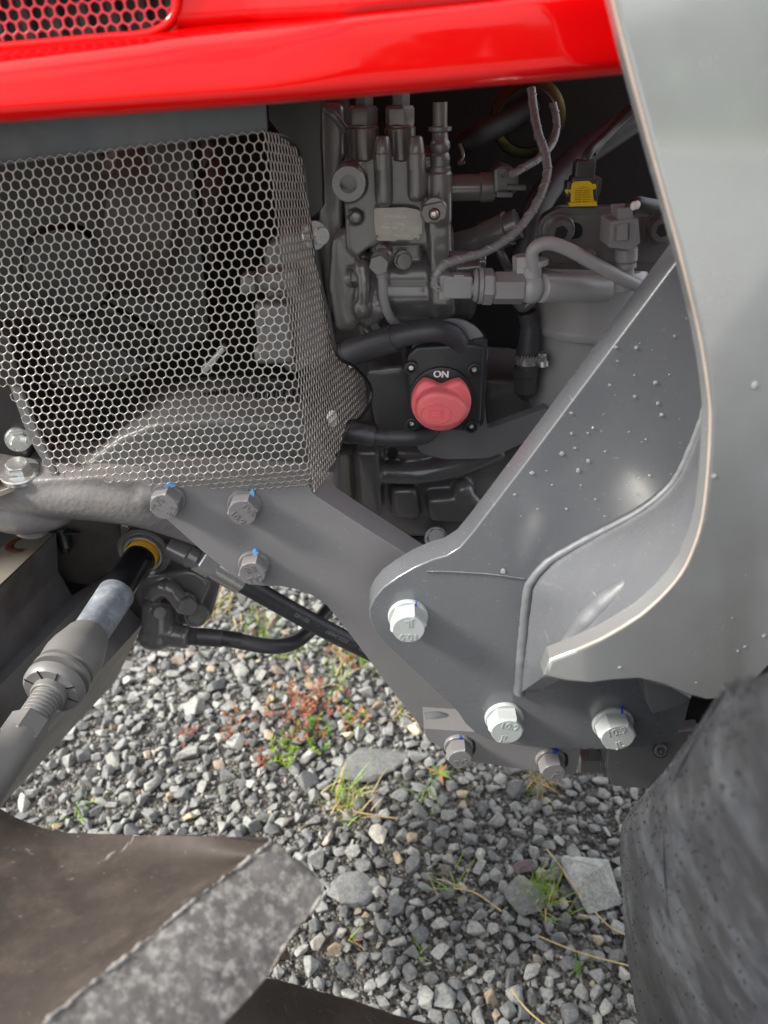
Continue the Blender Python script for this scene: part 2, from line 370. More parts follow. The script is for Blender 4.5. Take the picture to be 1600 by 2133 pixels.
# hedge on the far side of the yard, behind the photographer (mirrored in the paintwork)
hr = random.Random(5); hv, hf = [], []
for _ in range(5200):
    c = Vector((hr.uniform(-26, 26), -15-abs(hr.gauss(0, .9)), 0)); top_ = max(.5, 1.3+1.1*math.sin(c.x*.31)+.8*math.sin(c.x*.83+1)); c.z = top_*hr.random()**.8
    a, b = hr.uniform(0, 6.28), hr.uniform(-1, 1); u = Vector((math.cos(a), math.sin(a), b)).normalized()*hr.uniform(.15, .4); w = u.cross(Vector((hr.uniform(-1, 1), hr.uniform(-1, 1), hr.uniform(-1, 1)))).normalized()*hr.uniform(.15, .35)
    o_ = len(hv); hv += [c-u, c+w*.8, c+u, c-w]; hf.append((o_, o_+1, o_+2, o_+3))
mb = MB(); mb.raw(hv, hf); mb.build('hedge', mat('hedge_leaves', (.07, .11, .025), .6, 0, .3, .45, 1.5), None, wn=False, kind='stuff')

# ------------------------------------------------------------------ the tractor
tractor = empty('tractor', (0, .85, 0), 'red and grey tractor with open engine bay, wire mesh fan guard and bolted loader bracket', 'tractor')

# ---- hood
def lerp(x, tab):
    for (a, ya), (b, yb) in zip(tab, tab[1:]):
        if x <= b: return ya + (yb-ya)*max(0, (x-a))/(b-a)
    return tab[-1][1]
yb_ = [(-900, 322), (-200, 268), (0, 255), (500, 220), (800, 196), (1100, 171), (1310, 152), (1500, 135)]
yl_ = [(-900, 232), (-200, 152), (0, 130), (180, 108), (300, 93), (360, 82), (500, 67), (640, 56), (740, 46), (1500, -30)]
yu_ = [(-900, 190), (-200, 118), (0, 100), (180, 84), (290, 74), (340, 68), (380, 62), (500, 52), (640, 42), (740, 34), (1500, -45)]
HY = .400
def rows_at(x):
    a = lerp(x, [(-200, 1), (520, 1), (730, .12), (1500, .0)]); B, l_, u_ = lerp(x, yb_), lerp(x, yl_), lerp(x, yu_)
    r = [W(x, B-3, HY+.022), W(x, B-1, HY+.009), W(x, B-6, HY+.003), W(x, B-16, HY+.0005), W(x, B-32, HY)]
    for k in (.25, .5, .75): r.append(W(x, (B-32)*(1-k)+(l_+6)*k, HY + .0035*k*a))
    r += [W(x, l_+3, HY+.005*a), W(x, l_, HY+.007*a), W(x, (l_*.5+u_*.5), HY+.016*a), W(x, u_, HY+.024*a)]
    return r
xs = [-900, -750, -600, -450, -300, -200, -100] + list(range(0, 1501, 25))
hb = MB(); hb.grid([list(r) for r in zip(*[rows_at(x) for x in xs])])
def corner_y(x):                                                # edge of the grille opening
    if x >= 372: return -95
    if x <= 300: return lerp(x, yu_)-1
    q = (x-300)/72; return lerp(300, yu_)-1 - 74*(1-math.sqrt(max(0, 1-q*q)))
xu = [300, 310, 320, 330, 340, 348, 355, 361, 366, 369, 371, 371.9, 372] + list(range(400, 1501, 25))
up = []
for x in xu:
    a = lerp(x, [(-200, 1), (520, 1), (730, .12), (1500, .0)]); y0, y1 = lerp(x, yu_), corner_y(x)
    up.append([W(x, y0*(1-k)+y1*k, HY+.024*a + .003*k) for k in (0, .25, .5, .75, 1)])
hb.grid([list(r) for r in zip(*up)])
# hood roof and far side, over the engine
top = []
for X in (-.62, -.2, .1, .45):
    zz = 1.035+.06*X
    top.append([Vector((X, y, z)) for y, z in ((HY+.0255, .984), (HY+.027, zz+.03), (.43, zz+.08), (.45, zz+.13), (.55, zz+.17), (.85, zz+.18), (1.1, zz+.15), (1.17, zz+.05), (1.19, zz-.13))])
hb.grid([list(r) for r in zip(*top)])
hood = hb.build('hood', M_RED, tractor, 60, solid=.0015)
tb = MB(); rim = [(-900, lerp(-900, yu_)-2), (-500, lerp(-500, yu_)-2), (-60, lerp(-60, yu_)-2), (100, lerp(100, yu_)-2), (220, lerp(220, yu_)-2), (290, 73), (325, 64), (350, 48), (365, 24), (370, -10), (372, -60)]
tb.tube([W(x, y, HY+.023) for x, y in rim], .0019, 10, 6); tb.build('hood_trim', M_RED, hood)

# ---- hexagonal perforated sheets
def hexsheet(mb, to3d, keep, p, w, urange, vrange, seg=12):
    R = p/math.sqrt(3); dv = p*math.sqrt(3)/2; key = {}
    def vid(u, v):
        k = (round(u/p*60), round(v/p*60))
        if k not in key: key[k] = len(mb.v); mb.v.append(tuple(to3d(u, v)))
        return key[k]
    i0, i1 = int(urange[0]/p)-1, int(urange[1]/p)+1; j0, j1 = int(vrange[0]/dv)-1, int(vrange[1]/dv)+1
    n = 0
    for j in range(j0, j1+1):
        for i in range(i0, i1+1):
            u = (i + (j % 2)*.5)*p; v = j*dv
            if not keep(u, v): continue
            n += 1
            out = [vid(u+R*math.sin(k*math.pi/3), v+R*math.cos(k*math.pi/3)) for k in range(6)]
            ins = []; h = p/2 - w/2
            for k in range(seg):
                a = k*2*math.pi/seg; aa = (a + math.pi/6) % (math.pi/3) - math.pi/6
                hexr = R*(1-w/p)*math.cos(math.pi/6)/math.cos(math.pi/6 - abs(aa)) if seg else h
                rr = .45*h*1.03 + .55*hexr
                ins.append(len(mb.v)); mb.v.append(tuple(to3d(u+rr*math.sin(a), v+rr*math.cos(a))))
            for k in range(6):
                a, b2 = out[k], out[(k+1) % 6]; i_a, i_m, i_b = ins[2*k], ins[2*k+1], ins[(2*k+2) % seg]
                mb.f.append((a, i_a, i_m)); mb.f.append((a, i_m, b2)); mb.f.append((b2, i_m, i_b)); mb.m += [0, 0, 0]
    return n
gb = MB(); o0 = W(0, 60, HY+.032); uu = (W(300, 33, HY+.032)-o0).normalized(); vv = (W(0, 0, HY+.032)-o0).normalized()
vv = (vv - uu*vv.dot(uu)).normalized()
clip = [(-900, lerp(-900, yu_)+4), (-120, lerp(-120, yu_)+4), (290, 80), (330, 70), (358, 50), (371, 20), (374, -98), (-900, -98)]
hexsheet(gb, lambda u, v: o0+uu*u+vv*v, lambda u, v: inside(*proj(o0+uu*u+vv*v), clip), .0056, .0009, (-.28, .11), (-.06, .06))
gb.build('hood_grille', M_REDG, hood, 60, solid=.0010)
mb = MB(); mb.poly([(-900, -200), (520, -200), (520, 120), (-900, 220)], HY+.085, .01, 0)
for j in range(-12, 9): mb.prism([W(x, y, HY+.075) for x, y in ((-60+j*62, -120), (-40+j*62, -120), (20+j*62, 120), (0+j*62, 120))], (0, .008, 0), .001)
mb.build('air_intake', mat('intake_grey', (.13, .125, .115), .5, 0, .5, .3, 20), hood)

# ---- fan guard
TR = W(549, 284, .492); BR = W(643, 975, .468); TL = W(0, 349, .492)
gu = (TL-TR).normalized(); gvfull = BR-TR; gv = gvfull.normalized(); VF = gvfull.length
side = (W(630, 330, .560)-TR); side -= gv*side.dot(gv)*.75; sdir = side.normalized()
nrm = gu.cross(gv).normalized()
if nrm.y > 0: nrm = -nrm
back = (gv*.86 - nrm*.5).normalized()
RB = .004
def guard3(u, v):                        # u>0: front, to the left; u<0: round the corner; v>VF: folded back under
    base = TR.copy()
    if u >= RB: pu = gu*u
    elif u <= -RB: pu = sdir*(-u)
    else:
        t = (RB-u)/(2*RB); pu = (gu*RB)*(1-t)**2 + sdir*RB*t*t
    if v <= VF: pv = gv*v
    else: pv = gv*VF + (back*(v-VF) if u > -RB else gv*(v-VF)*.86)
    return base+pu+pv
frontpoly = [(-460, 400), (-160, 362), (0, 347), (200, 320), (400, 298), (552, 276), (560, 276), (665, 1022), (640, 1027), (420, 1012), (240, 1000), (112, 990), (20, 808), (-160, 800), (-460, 800)]
sidepoly = [(540, 280), (575, 282), (610, 300), (628, 330), (640, 430), (655, 540), (682, 650), (700, 740), (735, 765), (768, 800), (772, 830), (752, 870), (722, 880), (700, 950), (676, 1000), (655, 1030), (600, 1000)]
def gkeep(u, v):
    x, y = proj(guard3(u, v)); return inside(x, y, frontpoly if u > 0 else sidepoly)
gb = MB(); ncell = hexsheet(gb, guard3, gkeep, (.0060), .00062, (-.17, .40), (-.02, .27))
guard = gb.build('fan_guard', M_WIRE, tractor, 60, solid=.0006)
mb = MB(); mb.tube([W(x, y, Y) for x, y, Y in ((562, 280, .51), (600, 290, .535), (627, 330, .565), (641, 430, .562), (656, 540, .56), (683, 650, .557), (702, 738, .556), (738, 764, .58), (769, 800, .60), (772, 832, .60), (750, 872, .585), (722, 884, .57), (702, 950, .55))], .0014, 8, 6)
mb.build('guard_edge', M_DARK, guard)
mb = MB(); mb.poly([(-460, 300), (-160, 272), (0, 258), (300, 232), (553, 206), (557, 270), (550, 277), (300, 308), (0, 346), (-160, 365), (-460, 402)], .4985, .0016, .0006)
M_SHEET = mat('dark_sheet_steel', (.075, .078, .095), .22, .6, .5, .35, 14, .05, 200, dirt=(.2, .19, .16), dirt_amt=.3, dscale=10)
mb.build('guard_panel', M_SHEET, guard)
mb = MB(); mb.poly([(20, 806), (42, 812), (80, 905), (122, 992), (108, 992), (60, 915)], .502, .004, .0008); mb.build('guard_flange', M_PLATE, guard)

# ---- black bracket beside the guard, zinc bolt
mb = MB(); mb.poly([(556, 180), (668, 180), (668, 300), (672, 380), (673, 432), (655, 452), (640, 455), (600, 300), (560, 250)], .585, .02, .001)
brk = mb.build('radiator_bracket', M_DARK, tractor)
bolt(654, 490, .575, 19, brk, M_ZINC, hh=.010, wr=1.55, n=(.55, -.8, .1), washer_h=.002)

# ---- engine block: castings fused into one skin
eb = MB()
eb.poly([(690, 880), (1250, 880), (1200, 1000), (900, 1220), (690, 1220)], .76, .25, 0)
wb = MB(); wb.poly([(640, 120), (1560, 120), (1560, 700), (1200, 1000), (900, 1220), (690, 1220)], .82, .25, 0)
wb.build('bay_wall', M_VOID, tractor)  # back of the bay coloured near black in place of its shade
eb.poly(rounded([(655, 560), (720, 500), (760, 640), (800, 900), (700, 930), (640, 900)], 20), .70, .10, .004)
eb.poly(rounded([(668, 215), (716, 215), (716, 480), (700, 580), (700, 700), (655, 700), (664, 450)], 10), .655, .12, .003)   # timing case edge
eb.poly(rounded([(760, 770), (850, 760), (870, 930), (1040, 930), (1110, 870), (1110, 1000), (960, 1120), (860, 1120), (720, 1100), (700, 935), (790, 930)], 18), .665, .12, .006)
eb.tube([W(800, 985, .655), W(880, 985, .650), (W(960, 968, .655)), W(1040, 935, .665)], .0105, 14, 6)
eb.tube([W(800, 942, .655), W(900, 945, .66), W(1000, 935, .67)], .006, 12, 4)
eb.poly(rounded([(812, 1022), (868, 1020), (878, 1085), (815, 1080)], 14), .648, .05, .005)
eb.poly(rounded([(888, 1042), (960, 1038), (1000, 1060), (980, 1090), (895, 1090)], 14), .645, .05, .005)
eb.poly(rounded([(735, 940), (790, 940), (796, 1078), (742, 1060)], 10), .640, .05, .004)
eb.sphere(W(965, 1022, .655), .011); eb.sphere(W(985, 1045, .652), .008)
eb.poly(rounded([(690, 945), (733, 935), (735, 1052), (690, 1050)], 6), .655, .06, .002)
eb.box(W(900, 1135, .69), (.16, .06, .03), None, .004)
eng = eb.build('engine_block', M_ENG, tractor, remesh=.0022, smooth_it=5)
mb = MB(); mb.tube([W(731, 948, .638), W(732, 1000, .640), W(738, 1048, .643)], .0007, 6, 6); mb.build('gasket', M_COPPER, eng)
bolt(908, 1122, .655, 20, eng, M_ENGS, hh=.010, wr=1.25, n=(0, -.8, .6))
mb = MB(); mb.sphere(W(818, 945, .642), .005, (1, .25, 1.3)); mb.build('drain_hole', M_VOID, eng)
# lower right ledge under the filter and cavity wall
mb = MB(); mb.poly(rounded([(1010, 790), (1140, 800), (1150, 850), (1110, 860), (1015, 890)], 8), .66, .1, .004); mb.build('engine_ledge', M_ENG, eng, remesh=.002, smooth_it=4)
# ---- things seen through the mesh
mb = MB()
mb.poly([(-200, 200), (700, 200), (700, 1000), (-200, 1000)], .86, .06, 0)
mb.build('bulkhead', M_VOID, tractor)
c = W(120, 520, .66)
mb = MB(); mb.lathe(W(150, 560, .70), (.25, -1, .1), [(.03, 0), (.10, .004), (.104, .012), (.10, .02), (.09, .016), (.04, .016), (.035, .03), (.012, .032)], 48)
mb.build('fan_pulley', M_DARK, tractor)
mb = MB()
mb.cyl(W(250, 420, .70), W(420, 470, .70), .075, .07, 40, .01); mb.cyl(W(420, 470, .70), W(465, 480, .70), .055, .05, 40, .006)
fanm = mb.build('water_pump', mat('brownish_casting', (.05, .043, .04), .45, 0, .5, .2, 14, .3, 200), tractor)
mb = MB(); mb.poly([(300, 300), (400, 290), (440, 700), (330, 760)], .64, .03, .006); mb.build('pump_cover', M_DARK, tractor)
ab = MB()
ab.poly(rounded([(548, 520), (600, 480), (660, 500), (690, 760), (600, 780), (560, 740)], 12), .62, .07, .006)
ab.poly(rounded([(525, 575), (620, 560), (625, 605), (530, 610)], 5), .605, .03, .003)
ab.box(W(520, 588, .605), (.012, .02, .014), None, .002); ab.box(W(575, 690, .612), (.03, .02, .05), None, .004); ab.box(W(570, 735, .612), (.03, .02, .014), None, .003)
M_ALT = mat('alternator_grey', (.16, .157, .16), .36, .1, .5, .1, 30, .2, 200)
ab.build('alternator', M_ALT, tractor, remesh=.0018, smooth_it=4)
mb = MB(); mb.poly([(418, 772), (462, 722), (470, 730), (428, 782)], .60, .01, .001); mb.build('belt_tensioner', M_ZINC, tractor)
def corr(path, r, amp, n, rings):
    pts = catmull([Vector(p) for p in path], n); m2 = MB()
    m2.tube(pts, lambda t: r*(1+amp*math.sin(t*rings*2*math.pi)), 16, 1); return m2
corr([W(330, 868, .60), W(430, 838, .60), W(540, 828, .60), W(660, 835, .60)], .0075, .12, 60, 42).build('conduit', M_BLACK, tractor)
corr([W(400, 872, .615), W(500, 858, .61), W(600, 862, .60), W(660, 868, .60)], .0085, .12, 60, 30).build('conduit', M_BLACK, tractor)
mb = MB()
mb.poly(rounded([(150, 985), (250, 910), (330, 880), (460, 872), (640, 890), (700, 960), (690, 1010), (500, 1000), (300, 990)], 14), .545, .10, .006)
mb.build('engine_mount', mat('mount_paint', (.095, .095, .098), .38, 0, .5, .1, 16, .1, 300), tractor, remesh=.0022, smooth_it=5)
mb = MB(); mb.poly([(-100, 520), (20, 480), (110, 560), (230, 640), (330, 700), (300, 760), (90, 640), (-100, 620)], .68, .02, .005); mb.build('fan_shroud', M_DARK, tractor)

# radiator ahead of the fan, unseen, added to keep light out behind the guard
mb = MB(); mb.box((-.49, .80, .80), (.05, .56, .52), None, .004)
for j in range(24): mb.box((-.462, .80, .57+j*.02), (.004, .5, .002), None, 0)
mb.build('radiator_blocker', M_DARK, tractor)
# ---- injection pump
pb = MB()
pb.poly(rounded([(712, 335, 10), (800, 320, 6), (935, 320, 8), (940, 420, 6), (943, 560, 6), (900, 570, 6), (885, 512, 8), (770, 516, 8), (742, 540, 10), (722, 520, 10)], 8), .615, .075, .004)
pb.poly(rounded([(770, 500), (880, 500), (880, 545), (770, 545)], 8), .632, .05, .003)
pb.poly(rounded([(890, 470), (945, 470), (950, 660), (905, 668), (895, 620)], 10), .622, .05, .006)
pb.cyl(W(728, 380, .632), W(726, 382, .604), .0125, None, 32, .001)          # port boss
for x, y in ((741, 452), ):
    pb.cyl(W(x, y, .63), W(x, y, .607), 14*mpp(x, y, .61), None, 24, .001)
pb.cyl(W(798, 330, .605), W(800, 430, .605), 20*mpp(798, 380, .6), None, 26, .003)
pb.cyl(W(868, 330, .605), W(868, 420, .605), 20*mpp(868, 380, .6), None, 26, .003)
pb.cyl(W(917, 350, .61), W(917, 470, .61), 26*mpp(917, 400, .6), None, 26, .003)
pb.poly(rounded([(892, 440), (935, 440), (938, 640), (900, 640)], 8), .603, .03, .005)
pb.poly(rounded([(690, 500), (735, 470), (760, 520), (765, 640), (740, 690), (700, 690), (683, 600)], 10), .628, .05, .004)   # flange
pb.cyl(W(735, 590, .66), W(990, 590, .66), .030, None, 40, .004)
pb.cyl(W(735, 610, .650), W(905, 610, .650), .027, None, 40, .004); pb.cyl(W(760, 645, .655), W(930, 650, .655), .018, None, 30, .003); pb.cyl(W(800, 575, .645), W(900, 575, .645), .020, None, 30, .003)
pb.cyl(W(900, 590, .655), W(935, 590, .655), .038, None, 40, .004)
pb.cyl(W(755, 605, .640), W(800, 605, .640), .032, None, 40, .004)
pb.sphere(W(755, 560, .612), .008); pb.sphere(W(755, 640, .612), .009); pb.sphere(W(760, 596, .612), .0065); pb.tube([W(756, 556, .61), W(758, 600, .607), W(756, 640, .61)], .0055, 10, 4)
pb.sphere(W(788, 640, .612), .010, (1, .5, 1)); pb.tube([W(760, 665, .62), W(790, 650, .62), W(770, 680, .64)], .008, 10, 4)
pump = pb.build('injection_pump', M_ENGS, tractor, remesh=.0014, smooth_it=3)
mb = MB(); q = W(726, 383, .589); mb.lathe(q, FWD, [(.0122, -.018), (.0122, .001), (.0116, .0016), (.0062, .0016), (.0058, -.013), (.0001, -.013)], 36); mb.build('port_plug', M_ENGS, pump)
for x, y0, y1 in ((757, 320, 180), (833, 310, 180)):
    mb = MB(); k = mpp(x, 260, .62)
    mb.cyl(W(x+3, 335, .625), W(x, 262, .625), 33*k, None, 32, .0015)
    mb.cyl(W(x, 268, .625), W(x, 258, .625), 30*k, None, 32, .001)
    mb.lathe(W(x, 260, .625), W(x, 226, .625)-W(x, 260, .625), [(30*k, 0), (31*k, .0012), (31*k, .0105), (27*k, .0125)], 6, .25)
    mb.cyl(W(x, 240, .625), W(x, 222, .625), 20*k, None, 24, .001)
    mb.lathe(W(x+2, 226, .625), W(x+2, 150, .625)-W(x+2, 226, .625), [(19*k, 0), (20*k, .001), (20*k, .03)], 6, .1)
    mb.build('delivery_valve', M_ENG, pump, 30)
for x in (797, 867):
    mb = MB(); k = mpp(x, 320, .60)
    mb.lathe(W(x, 352, .598), W(x, 285, .598)-W(x, 352, .598), [(19*k, 0), (19*k, .010), (17.5*k, .0105), (17*k, .0145), (14*k, .020), (11*k, .0212), (7*k, .0205)], 30)
    mb.build('cap_screw', M_ENGS, pump, 40)
mb = MB(); k = mpp(917, 320, .61)
h = W(917, 200, .61)-W(917, 362, .61); hl = h.length/162
mb.lathe(W(917, 362, .61), h, [(21*k, 0), (23*k, 8*hl), (22*k, 16*hl), (20*k, 18*hl), (20*k, 24*hl), (21.5*k, 32*hl), (20*k, 42*hl), (17.5*k, 46*hl), (20*k, 52*hl), (21.5*k, 60*hl), (20*k, 68*hl), (17*k, 74*hl), (16*k, 88*hl), (24*k, 92*hl), (24*k, 100*hl), (15*k, 102*hl), (15*k, 150*hl)], 28)
mb.build('return_valve', M_ENG, pump, 40)
mb = MB(); k = mpp(905, 440, .6)
mb.cyl(W(905, 436, .605), W(905, 438, .588), 26*k, None, 32, .001)
outl = [(25*k*math.cos(a), max(-17*k, min(17*k, 25*k*math.sin(a)))) for a in [j*2*math.pi/40 for j in range(40)]]
Rl = Matrix.Rotation(math.radians(-12), 3, 'Y')
mb.prism([W(905, 443, .582) + Rl @ Vector((x_, 0, z_)) for x_, z_ in outl], (0, .007, 0), .0008)
mb.mi = 1; mb.sphere(W(905, 446, .5815), 9*k, (1, .6, 1)); mb.mi = 2; mb.lathe(W(905, 446, .5818), FWD, [(12*k, 0), (11*k, .0006), (8*k, .0004), (8*k, -.002)], 26)
mb.build('spill_port', [M_ENGS, M_ZINC, M_RUST], pump, 40)
# nameplate
npl = [(779, 436), (783, 433), (845, 432), (868, 436), (876, 441), (877, 452), (880, 460), (879, 488), (872, 489), (876, 492), (871, 500), (867, 494), (862, 497), (858, 500), (830, 499), (822, 502), (789, 502), (784, 497), (790, 491), (783, 489), (780, 470)]
mb = MB(); mb.poly(npl, .6055, .001, .0002); mb.mi = 1; k = mpp(830, 470, .605)
for body, x, y, sz in (('0 445 020 036 7', 828, 451, 8), ('BFC 1 170268', 822, 466, 7), ('83864 027', 812, 474, 8), ('Made in India', 838, 490, 6.5)):
    mb.text(body, sz*k, face_matrix(W(x, y, .6053), FWD, roll=-.03), .0001)
mb.build('nameplate', [M_ALU, M_PRINTD], pump)
# banjo bolt with thin pipe, two small bolts
mb = MB(); k = mpp(790, 550, .59)
mb.cyl(W(800, 525, .61), W(797, 538, .592), 21*k, None, 26, .0015); mb.cyl(W(798, 530, .60), W(793, 545, .586), 17*k, None, 26, .001)
mb.lathe(W(792, 546, .588), Vector((-.12, -1, -.05)), [(22*k, 0), (22*k, .007), (20*k, .0085)], 6, .3); mb.build('banjo_bolt', M_ENGS, pump, 30)
bolt(839, 540, .600, 17, pump, M_ENGS, hh=.008, wr=1.15, rot=.3, n=(.1, -1, .05))
bolt(733, 578, .622, 18, pump, M_ENGS, hh=.012, wr=1.15, rot=.2, n=(1, -.55, .1))
mb = MB(); mb.tube([W(795, 560, .592), W(797, 590, .590), W(800, 625, .592), (W(812, 660, .598)), W(832, 680, .61)], .0036, 12, 8); mb.cyl(W(795, 557, .592), W(796, 580, .59), .0048, .0042); mb.build('leak_pipe', M_PLASTG, pump)
mb = MB(); mb.lathe(W(800, 670, .618), FWD, [(.011, 0), (.011, .003), (.005, .003), (.005, 0)], 30, closed=True); mb.build('lifting_eye', M_ENGS, pump)
# stop solenoid
mb = MB(); k = mpp(990, 385, .62)
mb.cyl(W(935, 392, .63), W(1000, 390, .63), 27*k, None, 36, .001); mb.cyl(W(998, 390, .63), W(1030, 389, .63), 30*k, None, 36, .0012)
mb.build('stop_solenoid', M_ENGS, pump)
mb = MB(); mb.poly(rounded([(1028, 352), (1050, 342), (1072, 350), (1082, 365), (1080, 400), (1060, 412), (1030, 408)], 8), .612, .02, .003)
mb.lathe(W(1046, 362, .611), FWD, [(10*k, 0), (10*k, .002), (7*k, .002), (7*k, 0)], 24, closed=True); mb.box(W(1075, 390, .612), (.014, .008, .004), None, .0008); mb.box(W(1050, 404, .61), (.012, .01, .004), None, .0008)
mb.build('solenoid_plug', mat('gloss_grey_plastic', (.10, .097, .1), .18, 0, .6, .08, 30), pump)
# wiring
def loom(path, r, name='wiring_loom', m=None, wraps=10, par=None):
    m2 = MB(); pts = [W(*p) for p in path]; m2.tube(pts, r, 12, 8)
    cp = catmull(pts, 30); out = []
    for i, p in enumerate(cp):
        t = (cp[min(i+1, len(cp)-1)]-cp[max(0, i-1)]).normalized(); a = t.cross(Vector((0, 0, 1))).normalized(); b2 = t.cross(a)
        ang = i/len(cp)*wraps*2*math.pi; out.append(p + (a*math.cos(ang)+b2*math.sin(ang))*r*.86)
    if wraps: m2.tube(out, r*.32, 6, 1, flat=1)
    return m2.build(name, m or M_TAPE, par or tractor)
M_TAPE = mat('grey_loom_tape', (.20, .2, .205), .28, 0, .6, .15, 60, .15, 300)
loom([(1107, 185, .64), (1112, 230, .63), (1122, 280, .615), (1136, 320, .605), (1140, 362, .595), (1125, 410, .585), (1098, 455, .578), (1060, 495, .572), (1010, 525, .568), (960, 540, .565), (925, 552, .56), (908, 575, .558), (905, 598, .558)], .0031, wraps=18)
loom([(1152, 215, .65), (1160, 260, .645), (1150, 300, .635), (1120, 332, .622), (1090, 350, .613), (1066, 364, .605)], .0028, wraps=7)
mb = MB(); mb.tube([W(905, 590, .557), W(908, 602, .555), W(918, 606, .556)], .0011, 8, 6); mb.tube([W(910, 585, .556), W(909, 595, .553), W(918, 600, .554)], .0011, 8, 6); mb.build('signal_wire', M_PLASTG, tractor)
loom([(655, 205, .63), (690, 235, .625), (720, 272, .63)], .003, wraps=0, m=M_ENG)
# pressure sensor running right to the filter head
sx = MB(); Y = .562; k = mpp(1000, 597, Y)
def hz(x0, x1, y, r, seg=30, rot=0, ch=None, YY=None): sx.cyl(W(x0, y, YY or Y), W(x1, y, YY or Y), r*k, None, seg, ch, rot)
sx.mi = 0
sx.box(W(952, 595, Y), (62*k, 40*k, 47*k), None, .002); sx.box(W(925, 596, Y), (24*k, 34*k, 52*k), None, .0015); sx.box(W(955, 572, Y-.002), (22*k, 26*k, 5*k), None, .0008)
hz(975, 990, 598, 19); hz(985, 998, 595, 34, ch=.002); hz(996, 1004, 595, 37); sx.cyl(W(1002, 597, Y), W(1028, 597, Y), 37*k, None, 6, .0015, .2)
sx.cyl(W(1028, 600, Y), W(1090, 600, Y), 33*k, None, 6, .001, .45); 
sensor = sx.build('pressure_sensor', M_PLASTG, tractor, 30)
mb = MB(); mb.sphere(W(1106, 600, Y), 29*k, (1.0, 1, 1.1)); mb.cyl(W(1124, 600, Y), W(1262, 600, Y+.03), 30*k, None, 32, .001); mb.cyl(W(1108, 600, Y), W(1108, 552, Y), 20*k, None, 26, .001); mb.lathe(W(1090, 565, Y+.004), W(1090, 535, Y+.004)-W(1090, 565, Y+.004), [(22*k, 0), (22*k, 32*k)], 6, .3); mb.cyl(W(1118, 552, Y), W(1118, 540, Y), 24*k, None, 28)
mb.build('banjo_union', M_PALE, tractor, 35)
mb = MB(); mb.tube([W(1114, 560, Y-.004), W(1108, 532, Y-.006), W(1118, 514, Y-.008), W(1145, 507, Y-.008), W(1185, 520, Y-.008), W(1240, 550, Y-.008), W(1300, 582, Y-.006), W(1340, 600, Y)], 13.5*k, 18, 8); mb.build('fuel_pipe', M_PALE, tractor)
mb = MB(); mb.cyl(W(935, 545, .61), W(1010, 545, .61), 24*k, None, 28); mb.cyl(W(950, 560, .59), W(1000, 557, .59), 20*k, None, 28); mb.build('pump_inlet', M_ENGS, pump)
mb = MB(); mb.tube([W(930, 520, .66), W(1000, 500, .65), W(1080, 465, .64)], 34*k, 22, 6); mb.tube([W(1010, 497, .65), W(1060, 475, .64)], 39*k, 24, 3); mb.tube([W(1040, 520, .645), W(1052, 545, .64), W(1060, 560, .635)], 11*k, 14, 4)
mb.build('coolant_elbow', M_ENGS, tractor)
# hoses in the dark corner
mb = MB(); mb.tube([W(1400, 200, .72), W(1290, 270, .70), W(1180, 350, .68), W(1120, 430, .66), (W(1098, 500, .65)), W(1085, 590, .64)], 31*k, 20, 8); mb.build('return_hose', M_RUB, tractor)
mb = MB(); mb.lathe(W(1100, 245, .70), (0, -1, .1), [(.022, .004), (.026, .004), (.030, .002), (.0305, -.004), (.022, -.004)], 44, closed=True); mb.mi = 1; mb.cyl(W(1100, 245, .705), W(1100, 245, .69), .0225, None, 36)
mb.build('fuel_cap_ring', [M_ZYG, M_VOID], tractor)
mb = MB(); mb.tube([W(955, 305, .66), W(990, 285, .66), W(1060, 250, .68), W(1110, 215, .69)], .009, 14, 6); mb.build('bleed_hose', M_VOID, tractor)
mb = MB(); mb.tube([W(958, 300, .645), W(965, 325, .64), (W(956, 340, .638)), W(968, 338, .636)], .0012, 8, 6); mb.build('hose_clip', M_ENGS, tractor)
mb = MB(); mb.tube([W(1370, 180, .62), W(1300, 245, .62), W(1255, 290, .61), W(1225, 320, .6), W(1215, 355, .6)], .0035, 10, 8); mb.tube([W(1345, 185, .63), W(1285, 255, .62), W(1235, 318, .61)], .003, 10, 8); mb.build('plug_leads', M_BLACK, tractor)
# yellow clipped connector
mb = MB(); k2 = mpp(1212, 400, .595)
mb.box(W(1214, 398, .60), (60*k2, .014, 60*k2), None, .002); mb.box(W(1216, 352, .60), (42*k2, .012, 36*k2), None, .002); mb.box(W(1182, 392, .598), (10*k2, .012, 30*k2), None, .001); mb.box(W(1243, 388, .598), (10*k2, .012, 34*k2), None, .001)
conn = mb.build('plug_housing', mat('dark_grey_plastic', (.05, .052, .05), .35, 0, .5, .1, 40), tractor)
mb = MB(); Yc = .592
mb.poly(rounded([(1190, 385), (1196, 378), (1228, 377), (1234, 383), (1238, 424), (1189, 427)], 3), Yc, .004, .0008)
mb.poly(rounded([(1177, 395), (1190, 393), (1192, 403), (1180, 405)], 4), Yc, .003, .0005); mb.poly(rounded([(1230, 385), (1242, 382), (1243, 394), (1232, 396)], 4), Yc, .003, .0005)
for j in range(6): mb.box(W(1213, 394+j*4.6, Yc-.001), (30*k2, .002, 2.4*k2), None, 0)
mb.box(W(1213, 405, Yc-.0012), (2.2*k2, .003, 30*k2), None, 0); mb.poly([(1186, 423), (1243, 420), (1244, 430), (1186, 431)], Yc-.003, .005, .0006)
mb.build('locking_clip', M_YEL, conn)

